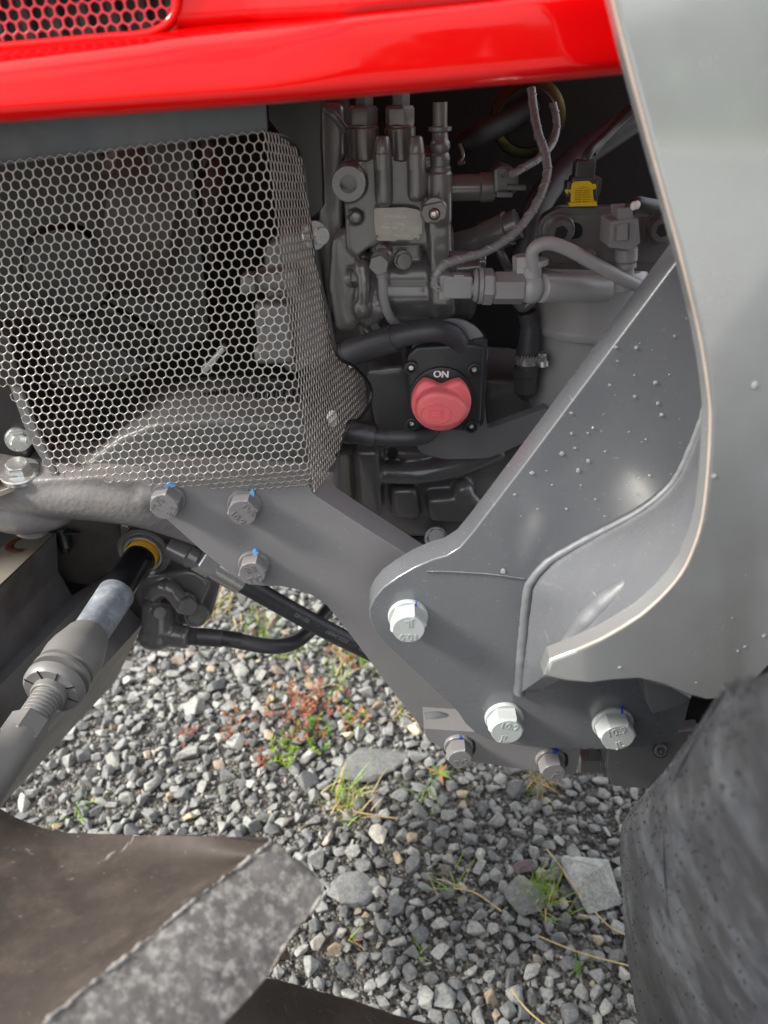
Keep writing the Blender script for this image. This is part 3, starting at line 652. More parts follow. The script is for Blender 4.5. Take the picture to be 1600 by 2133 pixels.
# ---- fuel filter and its bracket
fb = MB(); fb.poly(rounded([(1122, 500, 20), (1126, 455, 30), (1165, 432, 30), (1500, 430, 3), (1500, 570, 3), (1135, 560, 8)], 10), .600, .012, .0015)
fbk = fb.build('filter_bracket', M_ENGS, tractor)
mb = MB(); mb.poly(rounded([(1135, 500, 20), (1140, 470, 26), (1170, 447, 26), (1500, 452, 3), (1500, 548, 3), (1150, 548, 8)], 10), .5985, .002, .001); mb.build('bracket_face', M_ENGS, fbk)
mb = MB(); mb.poly(rounded([(1180, 462), (1213, 465), (1214, 495), (1180, 500)], 13), .5978, .002, 0); mb.build('slot', M_VOID, fbk)
for x, y in ((1163, 479), (1372, 474)):
    mb = MB(); k3 = mpp(x, y, .598); c = W(x, y, .599)
    mb.lathe(c, FWD, [(33*k3, 0), (33*k3, .002), (31*k3, .0025), (26*k3, .0025), (26*k3, .009), (24*k3, .0105), (15*k3, .0105)], 36)
    mb.mi = 1; mb.lathe(c+FWD*.0106, FWD, [(14.5*k3, .0001), (14*k3, .0002)], 6, .3)
    mb.build('socket_screw', [M_ENGS, M_DARK], fbk, 35)
ff = MB(); cf = W(1245, 640, .665); kf = cf.y/ray(1245, 640).y/F; kf = mpp(1245, 640, .665)
ztop = W(1245, 582, .61).z; zs = W(1245, 712, .61).z; zb = W(1245, 905, .61).z
cc = Vector((W(1245, 650, .61).x+.004, .66, 0)); R1 = .0485
ff.lathe((cc.x, cc.y, zb), (0, 0, 1), [(R1*.55, 0), (R1*.78, .004), (R1*.86, .012), (R1*.88, zs-zb-.006), (R1*.90, zs-zb-.002)], 56)
ff.lathe((cc.x, cc.y, zs), (0, 0, 1), [(R1*.90, -.003), (R1*1.0, -.002), (R1*1.015, .001), (R1*1.015, .004), (R1*.995, .006), (R1*.99, ztop-zs-.012), (R1*.95, ztop-zs-.005), (R1*.86, ztop-zs), (R1*.4, ztop-zs+.001)], 56)
filt = ff.build('fuel_filter', M_PALE, tractor, 40)
mb = MB(); k4 = mpp(1300, 500, .55); Yq = .562
mb.cyl(W(1300, 605, Yq), W(1300, 575, Yq), 22*k4, None, 24); mb.cyl(W(1302, 580, Yq), W(1302, 545, Yq), 19*k4); mb.cyl(W(1303, 558, Yq), W(1303, 548, Yq), 23*k4); mb.cyl(W(1304, 545, Yq), W(1305, 515, Yq), 24*k4, None, 26, .001)
sp = mb.build('water_sensor', M_PLASTG, filt)
mb = MB(); mb.poly(rounded([(1272, 462), (1330, 456), (1334, 505), (1318, 522), (1268, 516)], 3), Yq-.016, .026, .0012); mb.poly(rounded([(1288, 468), (1308, 466), (1308, 500), (1286, 502)], 2), Yq-.019, .004, .0006)
mb.poly([(1276, 470), (1281, 469), (1279, 502), (1274, 502)], Yq-.017, .003, 0); mb.poly([(1312, 466), (1317, 465), (1316, 500), (1311, 500)], Yq-.017, .003, 0)
mb.poly(rounded([(1286, 434), (1318, 432), (1320, 462), (1288, 464)], 3), Yq-.012, .018, .0012); mb.build('sensor_plug', M_PLASTG, filt)
mb = MB(); mb.tube([W(1312, 440, .556), W(1324, 425, .555), W(1350, 428, .56), W(1420, 440, .58)], .0048, 12, 8); mb.mi = 1; mb.sphere(W(1320, 429, .550), .0022, (1, 1, 1.3)); mb.sphere(W(1327, 427, .550), .0022, (1, 1, 1.3)); mb.build('sensor_lead', [M_BLACK, M_WHITE], filt)
bolt(1222, 546, .59, 14, filt, M_ENGS, hh=.006, n=(0, -.5, .8))
# drain hose with clamp and hex fitting
mb = MB(); k5 = mpp(1095, 700, .63); Yh = .632
mb.tube([W(1062, 560, Yh+.01), W(1070, 610, Yh), W(1090, 640, Yh), W(1112, 620, Yh)], 12*k5, 14, 6); mb.build('drain_pipe', M_ENGS, tractor)
mb = MB(); mb.tube([W(1098, 650, Yh), W(1104, 680, Yh), W(1102, 720, Yh), W(1098, 770, Yh)], lambda t: k5*(20+5*min(1, max(0, (t-.3)*2.2))), 20, 8); dh = mb.build('drain_hose', M_RUB, tractor)
mb = MB(); a_, b2_ = W(1099, 738, Yh), W(1098, 756, Yh)
mb.cyl(a_, b2_, 27*k5, None, 36, .0004); 
for j in range(9):
    xx = 1085+j*6.2; q = W(xx, 748, Yh-.0152); mb.box(q, (.0009, .0012, .0058), Matrix.Rotation(.35, 3, 'Y'), 0)
mb.box(W(1128, 745, Yh-.008), (.007, .009, .009), None, .001); mb.cyl(W(1130, 735, Yh-.010), W(1131, 764, Yh-.010), .0034, None, 14); mb.cyl(W(1131, 752, Yh-.010), W(1132, 764, Yh-.011), .0045, None, 14)
mb.build('hose_clamp', M_ZINC, dh)
mb = MB(); mb.cyl(W(1096, 762, Yh), W(1096, 782, Yh), 30*k5, None, 6, .0008, .3); mb.cyl(W(1096, 782, Yh), W(1095, 815, Yh), 27*k5, None, 6, .0006, .3); mb.cyl(W(1095, 815, Yh), W(1094, 834, Yh), 25*k5, 6*k5, 6, 0, .3); mb.build('hex_fitting', mat('dark_fitting', (.055, .052, .053), .35, .1, .5, .1, 40), dh, 25)

# ---- battery isolator switch
mb = MB(); c = W(940, 738, .604); kd = mpp(940, 738, .604); mb.lathe(c, FWD, [(76*kd, 0), (76*kd, .0022), (75*kd, .003), (1*kd, .003)], 64); mb.build('cover_disc', mat('disc_grey', (.24, .245, .25), .36, 0, .5, .06, 20, .03, 300), tractor)
mb = MB(); mb.poly(rounded([(862, 870, 10), (1000, 700, 4), (1012, 860, 4), (1015, 895, 10), (1090, 868, 8), (1140, 850, 4), (1140, 900, 4), (1020, 955, 24), (925, 957, 8), (870, 942, 16)], 10), .622, .012, .0012); bp_ = mb.build('switch_bracket', M_PLATE, tractor)
sb = MB(); Ys = .590
k6 = mpp(930, 810, Ys)
sb.poly(rounded([(846, 742, 14), (868, 722, 6), (985, 716, 6), (1010, 722, 8), (1008, 760, 8), (1002, 886, 16), (975, 900, 8), (865, 893, 14), (854, 878, 8), (850, 790, 4)], 6), Ys, .022, .003, 3)
sb.poly(rounded([(858, 716), (876, 712), (880, 745), (856, 748)], 4), Ys+.004, .02, .0012); sb.poly(rounded([(985, 712), (1016, 706), (1014, 780), (1008, 880), (1000, 890), (994, 760)], 4), Ys+.003, .028, .0012)
sb.lathe(W(918, 826, Ys+.001), FWD, [(68*k6, 0), (66*k6, .004), (64*k6, .0045), (1*k6, .0046)], 56)
switch = sb.build('isolator_switch', M_BLACK, tractor, 40)
for x, y in ((856, 764), (987, 768), (858, 880), (981, 886)):
    mb = MB(); c = W(x, y, Ys-.0005)
    mb.lathe(c, FWD, [(13*k6, -.001), (14*k6, .002), (13.5*k6, .004), (10*k6, .0042), (9.6*k6, .001), (.1*k6, .001)], 28)
    mb.mi = 1; mb.lathe(c + Vector((0, 0, .0006)), FWD, [(6*k6, .001), (6*k6, .0038), (4.5*k6, .0046), (2.4*k6, .0046), (2.4*k6, .003), (.1*k6, .003)], 22)
    mb.build('switch_screw', [M_BLACK, M_ZINC], switch)
mb = MB(); [mb.text('ON', 20*k6, face_matrix(W(919+dx, 780, Ys-.0045-.0004*(dx+.9)), FWD, roll=-0.03), .0003) for dx in (-.9, 0, .9)]; mb.build('dial_lettering', M_WHITE, switch)
# knob: rounded disc with a notch on top and a raised grip below
kb = MB(); Yk = Ys-.0046; kc = W(918, 832, Yk); r0 = 62*k6
outl = []
for j in range(72):
    a = math.pi/2 + 2*math.pi*j/72; da = (a-math.pi/2+math.pi) % (2*math.pi)-math.pi
    r = r0
    if abs(da) < .66: r = r0*(1-.40*(math.cos(da/.66*math.pi)*.5+.5)**.6)
    outl.append(kc + Vector((r*math.cos(a), 0, r*math.sin(a)*1.0)))
kb.prism([p + Vector((0, -.011, 0)) for p in outl], (0, .011, 0), .0035, 4)
grip = [(868, 842), (880, 826), (905, 817), (935, 822), (958, 832), (974, 850), (968, 876), (942, 890), (912, 893), (885, 888), (866, 868)]
kb.prism([W(x, y, Yk-.0235) for x, y in rounded(grip, 12)], (0, .015, 0), .003, 4)
kb.sphere(W(962, 858, Yk-.010), 17*k6, (.7, .75, 1.2)); kb.sphere(W(892, 822, Yk-.0105), 26*k6, (1.1, .14, .6))
knob = kb.build('knob', M_KNOB, switch, remesh=.0009, smooth_it=5)
mb = MB(); Ye = Yk-.0238
el = [W(907+31*math.cos(a), 862+20*math.sin(a), Ye) for a in [j*2*math.pi/40 for j in range(40)]]
mb.tube(el, .0007, 6, 1, closed=True)
for a_ in ([(893, 874), (895, 853), (903, 853), (904, 857), (911, 857), (912, 853), (921, 854), (922, 874), (893, 874)], [(898, 866), (917, 867)], [(900, 861), (907, 861)], [(912, 861), (919, 861)], [(890, 877), (925, 877)]):
    mb.tube([W(x, y, Ye) for x, y in a_], .0006, 6, 1)
mb.build('battery_emblem', M_KNOB, switch)
# battery cables with thick sleeves
mb = MB(); kc_ = mpp(800, 700, .60)
mb.tube([W(700, 742, .605), W(760, 724, .60), W(820, 704, .592), W(870, 693, .588), W(915, 690, .588), W(948, 703, .594), W(962, 735, .60), W(962, 770, .602)], lambda t: kc_*(23 if t > .33 else 24.5), 22, 8)
cab = mb.build('battery_cable', M_RUB, tractor)
mb = MB(); mb.tube([W(722, 738, .604), W(770, 722, .60), W(824, 704, .592)], 28*kc_, 24, 6); mb.build('cable_sleeve', M_RUB, cab)
mb = MB()
for j in range(4):
    p, q = W(706+j*7, 741-j*2.2, .605), W(710+j*7, 740-j*2.2, .605); mb.cyl(p, q, (29-j*.6)*kc_, None, 26, .0004)
mb.mi = 1; mb.sphere(W(732, 762, .596), .0022, (1, .6, .8)); mb.build('grommet', [M_BLACK, M_WHITE], cab)
mb = MB(); mb.tube([W(690, 897, .60), W(740, 903, .595), W(800, 911, .592), W(860, 911, .592), W(892, 903, .598), W(908, 880, .606)], 19*kc_, 22, 8); cab2 = mb.build('battery_cable', M_RUB, tractor)
mb = MB(); mb.tube([W(716, 899, .597), W(745, 903, .594), W(782, 909, .592)], 23*kc_, 24, 5); mb.tube([W(722, 900, .597), W(734, 902, .595)], 25*kc_, 24, 2); mb.build('cable_sleeve', M_RUB, cab2)
mb = MB(); mb.sphere(W(692, 872, .585), .0055, (.8, .3, 1.4)); mb.build('cable_tag', M_WHITE, cab2)

# ---- side plate (bolted to the front frame)
sp_ = [(296, 985), (640, 1005), (652, 1029), (745, 1090), (850, 1157), (885, 1180), (1000, 1200), (1100, 1400), (1100, 1590), (985, 1590), (955, 1580), (890, 1532), (800, 1418), (735, 1330), (705, 1292), (680, 1262), (655, 1243), (620, 1229), (585, 1222), (540, 1221), (505, 1214), (470, 1188), (420, 1148), (380, 1112), (340, 1076), (322, 1054), (313, 1028), (312, 1005)]
mb = MB(); mb.poly(sp_, .476, .030, .0012); splate = mb.build('side_plate', M_PLATE, tractor)
bolt(352, 1036, .476, 33, splate, M_BOLTG, hh=.011, wr=1.1, rot=.30, marks=(('TVS', 0, .42, 1.0), ('9.8', 0, -.5, 1.0)), mark=((.25, 1.0, .35, .14),))
bolt(511, 1050, .476, 33, splate, M_BOLTG, hh=.010, wr=1.1, rot=.1, marks=(('TVS', 0, .45, -.9), ('10.9', 0, -.45, -.9)), mark=((.55, .9, .16, .25),))
bolt(531, 1175, .476, 31, splate, M_BOLTG, hh=.010, wr=1.1, rot=.2, marks=(('8.8', 0, .4, .3), ('TVS', 0, -.45, .3)), mark=((.15, 1.08, .2, .2),))

# ---- mounting bar under the bracket
mb = MB(); mb.poly([(883, 1517), (990, 1524), (1120, 1530), (1212, 1535), (1209, 1568), (1201, 1609), (1195, 1615), (1094, 1604), (953, 1582), (891, 1541), (885, 1530)], .452, .024, .0008); bar = mb.build('mounting_bar', M_PLATE, tractor)
bolt(955, 1552, .452, 27, bar, M_BOLTG, hh=.012, wr=1.15, rot=.15, marks=(('TVS', 0, -.3, .2),), mark=((.1, 1.05, .14, .1),), mm=M_BLUEK)
bolt(1146, 1580, .452, 27, bar, M_BOLTG, hh=.012, wr=1.15, rot=.1, marks=(('TVS', 0, -.3, 1.2),), mark=((.2, 1.05, .22, .16),), mm=M_BLUEK)
for x, y in ((957, 1556), (1150, 1583)):
    mb = MB(); k7 = mpp(x, y, .452); mb.poly(rounded([(x-34, y-16), (x+34, y-16), (x+34, y+18), (x-34, y+18)], 16), .4516, .001, 0); mb.build('slot', M_VOID, bar)
mb = MB(); mb.tube([W(886, 1499, .466), W(915, 1494, .468), W(945, 1503, .468), W(985, 1520, .466)], lambda t: .006*(1-.4*t), 12, 6); mb.build('weld_bead', M_WELD, bar, disp=(.003, .012))

# ---- loader bracket
lb_ = [(1530, 385), (1418, 533), (1300, 690), (1180, 850), (1080, 984), (985, 1108), (958, 1140), (931, 1157), (902, 1165), (863, 1182), (829, 1202), (798, 1224), (779, 1247), (769, 1268), (770, 1290), (784, 1320), (807, 1345), (866, 1400), (925, 1455), (953, 1483), (970, 1508), (992, 1528), (1014, 1538), (1037, 1545), (1094, 1556), (1178, 1560), (1262, 1560), (1347, 1557), (1392, 1546), (1415, 1525), (1428, 1500), (1440, 1450), (1530, 1350), (1600, 900), (1600, 385)]
mb = MB(); mb.poly(lb_, .428, .0225, .0012, 3); lbr = mb.build('loader_bracket', M_LOAD, tractor)
Mk = dict(mm=M_BLUEK)
bolt(850, 1282, .428, 38, lbr, M_BOLTW, hh=.0125, wr=1.1, rot=.2, marks=(('JL', 0, -.42, math.pi), ('10.9', 0, .48, math.pi)), mark=((.75, .1, .07, .18), (.4, .9, .05, .15)), **Mk)
bolt(1050, 1493, .428, 37, lbr, M_BOLTW, hh=.0125, wr=1.1, rot=.0, marks=(('10.9', 0, .45, -.2), ('JL', 0, -.5, -.2)), mark=((.9, -.2, .06, .12),), **Mk)
bolt(1276, 1505, .428, 39, lbr, M_BOLTW, hh=.0125, wr=1.1, rot=.05, marks=(('10.9', 0, .45, .35), ('JL', 0, -.5, .35)), mark=((.3, 1.0, .05, .25), (.9, -.15, .1, .06)), **Mk)
# web plate between bracket and mast: from the mast's edge back to a line on the bracket
edge = [(1133, 1409), (1146, 1376), (1200, 1355), (1250, 1333), (1295, 1308), (1335, 1282), (1372, 1250), (1405, 1215), (1430, 1178), (1450, 1130), (1464, 1080), (1473, 1010), (1479, 930), (1481, 860), (1477, 815), (1468, 750), (1455, 680)]
near = [(1101, 1405), (1107, 1368), (1113, 1338), (1140, 1318), (1200, 1292), (1260, 1262), (1315, 1228), (1362, 1190), (1400, 1145), (1428, 1095), (1447, 1040), (1460, 980), (1469, 915), (1474, 855), (1478, 800), (1480, 700)]
far_ = [(1084, 1443), (1090, 1360), (1096, 1290), (1103, 1228), (1122, 1192), (1170, 1156), (1215, 1130), (1260, 1106), (1310, 1080), (1360, 1048), (1405, 1004), (1436, 945), (1458, 890), (1474, 840), (1484, 780), (1490, 690)]
YM = .338; YB = .4278
def resmp(p, n):
    p = catmull(p, 8); d_ = [0]
    for a, b in zip(p, p[1:]): d_.append(d_[-1]+(b-a).length)
    out = []
    for i in range(n):
        t = d_[-1]*i/(n-1); j = max(k for k in range(len(d_)) if d_[k] <= t+1e-9); j = min(j, len(p)-2)
        out.append(p[j].lerp(p[j+1], (t-d_[j])/max(1e-9, d_[j+1]-d_[j])))
    return out
near3 = [p.lerp(q, 1.0) for p, q in zip(resmp([W(x, y, YM+.004) for x, y in near], 17), resmp([W(x, y, YM+.003) for x, y in edge], 17))]; na = list(near3); fa = resmp([W(x, y, YB) for x, y in far_], 17)
na, fa = catmull(na, 4), catmull(fa, 4)
def inward(c):
    out = []
    for i in range(len(c)):
        t = c[min(i+1, len(c)-1)]-c[max(0, i-1)]; t = Vector((t.x, 0, t.z)).normalized(); out.append(c[i] + Vector((t.z, 0, -t.x))*.0105)
    return out
nb, fb_ = inward(na), inward(fa)
K = 6
def between(a, b): return [[p.lerp(q, k/K) for p, q in zip(a, b)] for k in range(K+1)]
mb = MB(); mb.grid(between(na, fa)); mb.grid(between(fb_, nb)); mb.grid([nb, na]); mb.grid([fa, fb_])
mb.grid([[na[0], nb[0]], [fa[0], fb_[0]]])
ec = resmp([W(x, y, YM+.003) for x, y in edge], 60); nc = resmp(near3, 60)
web = mb.build('web_plate', M_LOAD, lbr, 40)
mb = MB()     # fillet where the web meets the bracket, and the deposited ridge along its top
mb.tube([p + Vector((-.0008, -.0008, .0008)) for p in fa[::2]], lambda t: .0046-.0024*min(1, t*1.6), 10, 4)
mb.build('weld_bead', M_WELD, lbr, disp=(.0016, .006))
mb = MB(); mid = [p.lerp(q, .38-.05*i/14) for i, (p, q) in enumerate(zip(na[10:27], fa[10:27]))]
mb.tube([p + Vector((.001, 0, -.0042)) for p in mid], lambda t: .0080*(math.sin(math.pi*min(1, t*.93+.06)))**.5, 16, 2, flat=.9)
mb.build('weld_bead', M_WELD, web, disp=(.003, .014))
mb = MB(); mb.prism([W(x, y, .400) for x, y in ((1340, 1418), (1400, 1432), (1440, 1455), (1420, 1472), (1360, 1490), (1345, 1462))], (0, .026, 0), .003, 2); mb.build('weld_gusset', M_WELD, lbr, disp=(.004, .02))
# raised pad line on the bracket face
mb = MB(); mb.tube([W(888, 1190, .4275), W(940, 1191, .4275), W(1020, 1196, .4275), W(1092, 1206, .4275)], .0006, 8, 5); mb.build('weld_seam', M_LOAD, lbr)

# ---- loader mast (outer plate)
om = [(x, y) for x, y in edge] + [(1430, 575), (1400, 460), (1365, 335), (1330, 205), (1300, 90), (1276, -10), (1255, -100), (1215, -300), (1900, -300), (1900, 1180), (1600, 1392), (1560, 1435), (1520, 1457), (1470, 1460), (1425, 1447), (1380, 1428), (1330, 1416), (1280, 1419), (1230, 1425), (1180, 1421)]
mb = MB(); mb.poly(om, YM, .012, .0022, 3); mast = mb.build('loader_mast', M_MAST, tractor, 40)
mb = MB(); rimp = [W(x, y, YM+.0008) for x, y in (edge+[(1430, 575), (1400, 460), (1365, 335), (1330, 205), (1300, 90), (1276, -10), (1255, -100)])[2:]]
mb.tube(rimp, .0009, 8, 2); mb.build('rim_highlight', M_EDGE, mast)  # bevel highlight painted in as a thin pale tube
# mast goes on as a box: rear side and roof of the column, out of frame
mb = MB(); mb.poly([(1640, -300), (1900, -300), (1900, 1100), (1640, 1300)], YM+.013, .10, 0); mb.build('mast_core', M_LOAD, mast)

# water drops on bracket and mast
def drops(name, lst, Y, par):
    mb = MB()
    for x, y, r in lst:
        c = W(x, y, Y); q = .62*r*mpp(x, y, Y); mb.sphere(c, q, (1+random.random()*.6, .24, .8+random.random()*.7), 10)
    return mb.build(name, M_DROP, par, 60, kind='stuff')
dl = [(1283, 723, 5), (1325, 724, 6), (1286, 752, 3.5), (1365, 797, 6), (1322, 826, 4), (1270, 802, 4), (1190, 860, 4.5), (1370, 840, 4), (1378, 864, 6.5), (1235, 891, 5), (1405, 700, 4), (1225, 902, 4), (1197, 933, 4), (1190, 903, 3.5), (1108, 985, 6), (1170, 945, 6), (1204, 980, 6.5), (1225, 960, 5), (1072, 1030, 4), (1180, 1060, 4), (1330, 995, 5), (1306, 1008, 3.5), (1330, 1030, 5), (1353, 990, 6), (1345, 915, 4), (1310, 900, 3), (1260, 940, 3), (1150, 1010, 3), (1120, 1060, 3.5), (1048, 1190, 8), (1240, 1040, 3), (1290, 1040, 3), (1394, 780, 3), (1210, 1010, 2.5), (1085, 1075, 2.5), (1260, 1075, 3)]
for _ in range(34):
    x, y = random.uniform(1000, 1440), random.uniform(640, 1130)
    if (x-985)*.79+(y-1108)*.61 > 25 and y < 1215-.33*(x-1090) and x < 1440: dl.append((x, y, random.uniform(1.0, 2.4)))
drops('water_drops', dl, .4275, lbr)
drops('water_drops', [(1572, 802, 9), (1487, 992, 6), (1291, 1391, 6), (1592, 1325, 6), (1552, 1347, 4), (1537, 1356, 3), (1525, 1287, 2.5), (1450, 1422, 3)], YM-.0003, mast)

# ---- valve block and fitting below
mb = MB(); mb.poly(rounded([(1268, 1540), (1460, 1520), (1460, 1640), (1400, 1650), (1275, 1638), (1262, 1600)], 6), .458, .05, .003, 3); vb = mb.build('valve_block', M_PLATE, tractor)
mb = MB(); kv = mpp(1240, 1585, .475); Yv = .478
for x0, x1, r, sg in ((1205, 1222, 27, 6), (1222, 1243, 27, 6), (1241, 1272, 24, 24)):
    mb.cyl(W(x0, 1585, Yv), W(x1, 1585, Yv), r*kv, None, sg, .0006, .2)
for j in range(6): mb.cyl(W(1244+j*4, 1585, Yv), W(1246.5+j*4, 1585, Yv), 26*kv, None, 24, .0003)
mb.build('hydraulic_fitting', M_ENGS, vb, 30)
mb = MB(); mb.cyl(W(1375, 1562, .459), W(1375, 1564, .446), 14*kv, None, 24, .001); mb.lathe(W(1375, 1562, .4455), FWD, [(6*kv, 0), (6*kv, .003), (2*kv, .005)], 14); mb.build('bleed_screw', M_BLACK, vb)
mb = MB(); mb.poly([(1400, 1440), (1700, 1380), (1700, 1650), (1440, 1600)], .47, .06, .004); mb.build('rear_housing', M_DARK, tractor)

# ---- front frame casting, axle, steering
ab = MB()
ab.tube([W(-120, 1030, .56), W(0, 1014, .552), W(90, 1018, .545), W(200, 1028, .54), W(300, 1046, .54), W(400, 1080, .545), W(520, 1128, .55)], lambda t: .0215+.0015*math.sin(t*5), 22, 6)
ab.poly(rounded([(-120, 965), (60, 1000), (200, 990), (320, 1000), (700, 1010), (700, 1120), (500, 1160), (400, 1105), (300, 1055), (-120, 1050)], 10), .524, .07, .006)
ab.sphere(W(60, 1055, .555), .030, (1.4, 1, .7)); ab.tube([W(300, 1030, .53), W(400, 1040, .53), W(520, 1100, .535)], .012, 12, 5)
fr = ab.build('front_frame', M_CAST, tractor, remesh=.0024, smooth_it=6)
mb = MB(); kx = mpp(60, 1090, .55); mb.cyl(W(65, 1072, .55), W(65, 1106, .55), 36*kx, 34*kx, 30, .001); mb.build('pivot_pin', M_BOLTG, fr)
# shim pack, bolt and nut by the left edge
mb = MB(); kx = mpp(40, 980, .53)
def ell(cx, cy, rx, ry, Y, n=28): return [W(cx+rx*math.cos(a), cy+ry*math.sin(a), Y) for a in [j*2*math.pi/n for j in range(n)]]
zq = W(20, 1000, .53).z
pl = [Vector((x_, y_, zq)) for x_, y_ in ((-.42, .522), (-.300, .515), (-.272, .548), (-.272, .60), (-.42, .60))]
mb.prism([p+Vector((0, 0, .004)) for p in pl], (0, 0, -.003), .0004); mb.mi = 1; mb.prism([p+Vector((.004, -.004, -.002)) for p in pl], (0, 0, -.004), .0004); mb.build('shim_pack', [M_COPPER, M_CREAM], fr)
bolt(42, 985, .535, 24, fr, M_ZINC, hh=.007, wr=1.75, n=(.05, -.25, 1), washer_h=.003)
mb = MB(); mb.poly(rounded([(-60, 700), (20, 700), (60, 850), (75, 905), (60, 960), (20, 985), (-60, 985)], 14), .555, .05, .004); mb.build('front_bracket', M_DARK, fr)
bolt(38, 915, .553, 20, fr, M_ZINC, hh=.008, wr=1.3, n=(.55, -.85, .1))
mb = MB(); mb.cyl(W(50, 917, .545), W(62, 918, .535), .0032, None, 14); mb.build('stud', M_ZINC, fr)
# axle beam: a long casting that runs out sideways from the tractor; the photo looks along its flank
P2 = W(117, 1110, .605); zt = P2.z
def run(px, py, Y, qx, qy):
    p = W(px, py, Y); return p, G(qx, qy, p.z)
pairs = [run(-40, 1104, .62, -520, 1440), run(38, 1106, .62, -390, 1470), run(117, 1110, .605, -255, 1470), run(121, 1190, .605, -250, 1590), run(150, 1240, .61, -190, 1600), run(226, 1196, .63, -70, 1500), run(262, 1260, .63, -50, 1570), run(300, 1296, .63, -60, 1690), run(240, 1420, .70, -200, 1900)]
def sect(t): 
    r = []
    for i, (p, q) in enumerate(pairs): r.append(p.lerp(q, t))
    out = []
    for i in range(len(r)-1):
        for k in range(4): out.append(r[i].lerp(r[i+1], (0, .06, .5, .94)[k]))
    bk = [r[-1]+Vector((-.05, .03, 0)), r[0]+Vector((-.06, .05, -.06))]
    return out+[r[-1]]+bk+[r[0]]
xb = MB(); xr = [sect(k/12) for k in range(13)]; xb.grid(xr)
for e_ in (xr[0], xr[-1]): xb.raw(e_[:-1], [tuple(range(len(e_)-1))])
xb.cyl(W(-520, 1560, .45), W(-700, 1650, .24), .06, .07, 30, .004)
axle = xb.build('axle_beam', M_AXLE, tractor, 45)
mb = MB(); mb.poly(rounded([(-120, 1085), (245, 1075), (268, 1180), (300, 1210), (300, 1300), (200, 1330), (-120, 1330)], 12), .635, .09, .004); mb.build('axle_housing', M_MUDA, axle, disp=(.004, .04))
dirb = (W(0, 1222, .518)-P2).normalized(); P1 = P2 + dirb*.09; acr = Vector((-.034, .0, 0))
mb = MB(); q = P2*.78+P1*.22+acr*.5+Vector((0, 0, .0010))
arc = [q + dirb*(.013*math.cos(a)) + acr.normalized()*(.013*math.sin(a)) for a in [math.radians(d) for d in range(-20, 190, 15)]]
mb.tube(arc, lambda t: .003*(1.2-.7*abs(t-.3)), 8, 2, flat=.2); mb.build('rust_mark', M_RUST, axle)
mb = MB(); mb.prism([P2+Vector((-.0015, -.002, 0)), P2+dirb*.5+Vector((-.0015, 0, 0)), P2+dirb*.5+acr*1.02, P2+acr*1.02+Vector((0, -.002, 0))][::-1], (0, 0, .0005), 0); mb.build('sky_lit_top', mat('sky_lit_top_paint', (.20, .185, .155), .45, .2, .5, .15, 20, .05, 300, dirt=(.20, .105, .035), dirt_amt=.8, dscale=20), axle)  # bar top coloured paler to imitate sky light on it, with rust stain
mb = MB(); mb.cyl(W(128, 1105, .63), W(140, 1145, .62), .008, .006, 20); mb.sphere(W(150, 1110, .62), .004, (2, 1, .6)); mb.cyl(W(135, 1140, .62), W(137, 1152, .618), .005, .004); mb.build('grease_nipple', M_DARK, axle)
# knuckle cylinder head with seal
sb = MB(); A = W(303, 1146, .605); Bp = W(-60, 1690, .315); ax = (Bp-A).normalized(); ka = mpp(303, 1146, .605)
sb.poly(rounded([(246, 1090), (330, 1095), (450, 1150), (470, 1175), (440, 1290), (300, 1290), (262, 1210)], 10), .628, .08, .006)
sb.cyl(A - ax*.03, A + ax*.002, 54*ka, None, 40, .002)
sb.poly(rounded([(290, 1200), (400, 1190), (440, 1215), (400, 1300), (310, 1330), (300, 1290)], 14), .612, .05, .008)
sb.cyl(W(330, 1320, .60), W(330, 1250, .61), .016, None, 26, .004); sb.sphere(W(325, 1325, .60), .016, (1.1, 1, .9)); sb.tube([W(318, 1240, .605), W(350, 1225, .60), W(380, 1260, .6)], .009, 12, 5); sb.cyl(W(340, 1322, .60), W(395, 1328, .596), .0115, None, 24, .001)
scyl = sb.build('steering_cylinder', M_ENGS, tractor, remesh=.0018, smooth_it=5)
mb = MB()
mb.lathe(A, ax, [(44*ka, 0), (55*ka, .0), (56*ka, .004), (52*ka, .006), (45*ka, .004), (43*ka, .001)], 44, closed=True); mb.mi = 1; mb.lathe(A, ax, [(36*ka, 0), (42*ka, .001), (41*ka, .007), (36*ka, .007)], 40, closed=True); mb.mi = 2; mb.lathe(A, ax, [(24*ka, .002), (33*ka, .002), (34*ka, .014), (25*ka, .015)], 40, closed=True)
mb.mi = 3; mb.cyl(A-ax*.001, A+ax*.001, 44*ka, None, 40)
mb.build('rod_seal', [M_ENGS, M_ZINC, M_YELS, M_VOID], scyl)
def on(p):               # distance along the rod for a photo point near it
    best = 0; bd = 1e9
    for j in range(401):
        s_ = j/400*(Bp-A).length; x, y = proj(A+ax*s_); d_ = (x-p[0])**2+(y-p[1])**2
        if d_ < bd: bd, best = d_, s_
    return best
s1, s2, s3, s4, s5, s6, s7 = (on(p) for p in ((228, 1225), (150, 1320), (95, 1372), (88, 1412), (75, 1440), (45, 1500), (-50, 1680)))
def rpx(s_, w): p = A+ax*s_; return w*mpp(*proj(p), p.y)*.5
mb = MB(); mb.cyl(A, A+ax*(s1+.01), rpx(0, 66), None, 36, 0); mb.build('piston_rod', M_ROD, scyl)
mb = MB(); mb.lathe(A+ax*s1, ax, [(rpx(s1, 68), 0), (rpx(s1, 76), .0015), (rpx(s2, 76), s2-s1-.004), (rpx(s2, 82), s2-s1)], 36); mb.build('rod_boot', M_DIRTYROD, scyl)
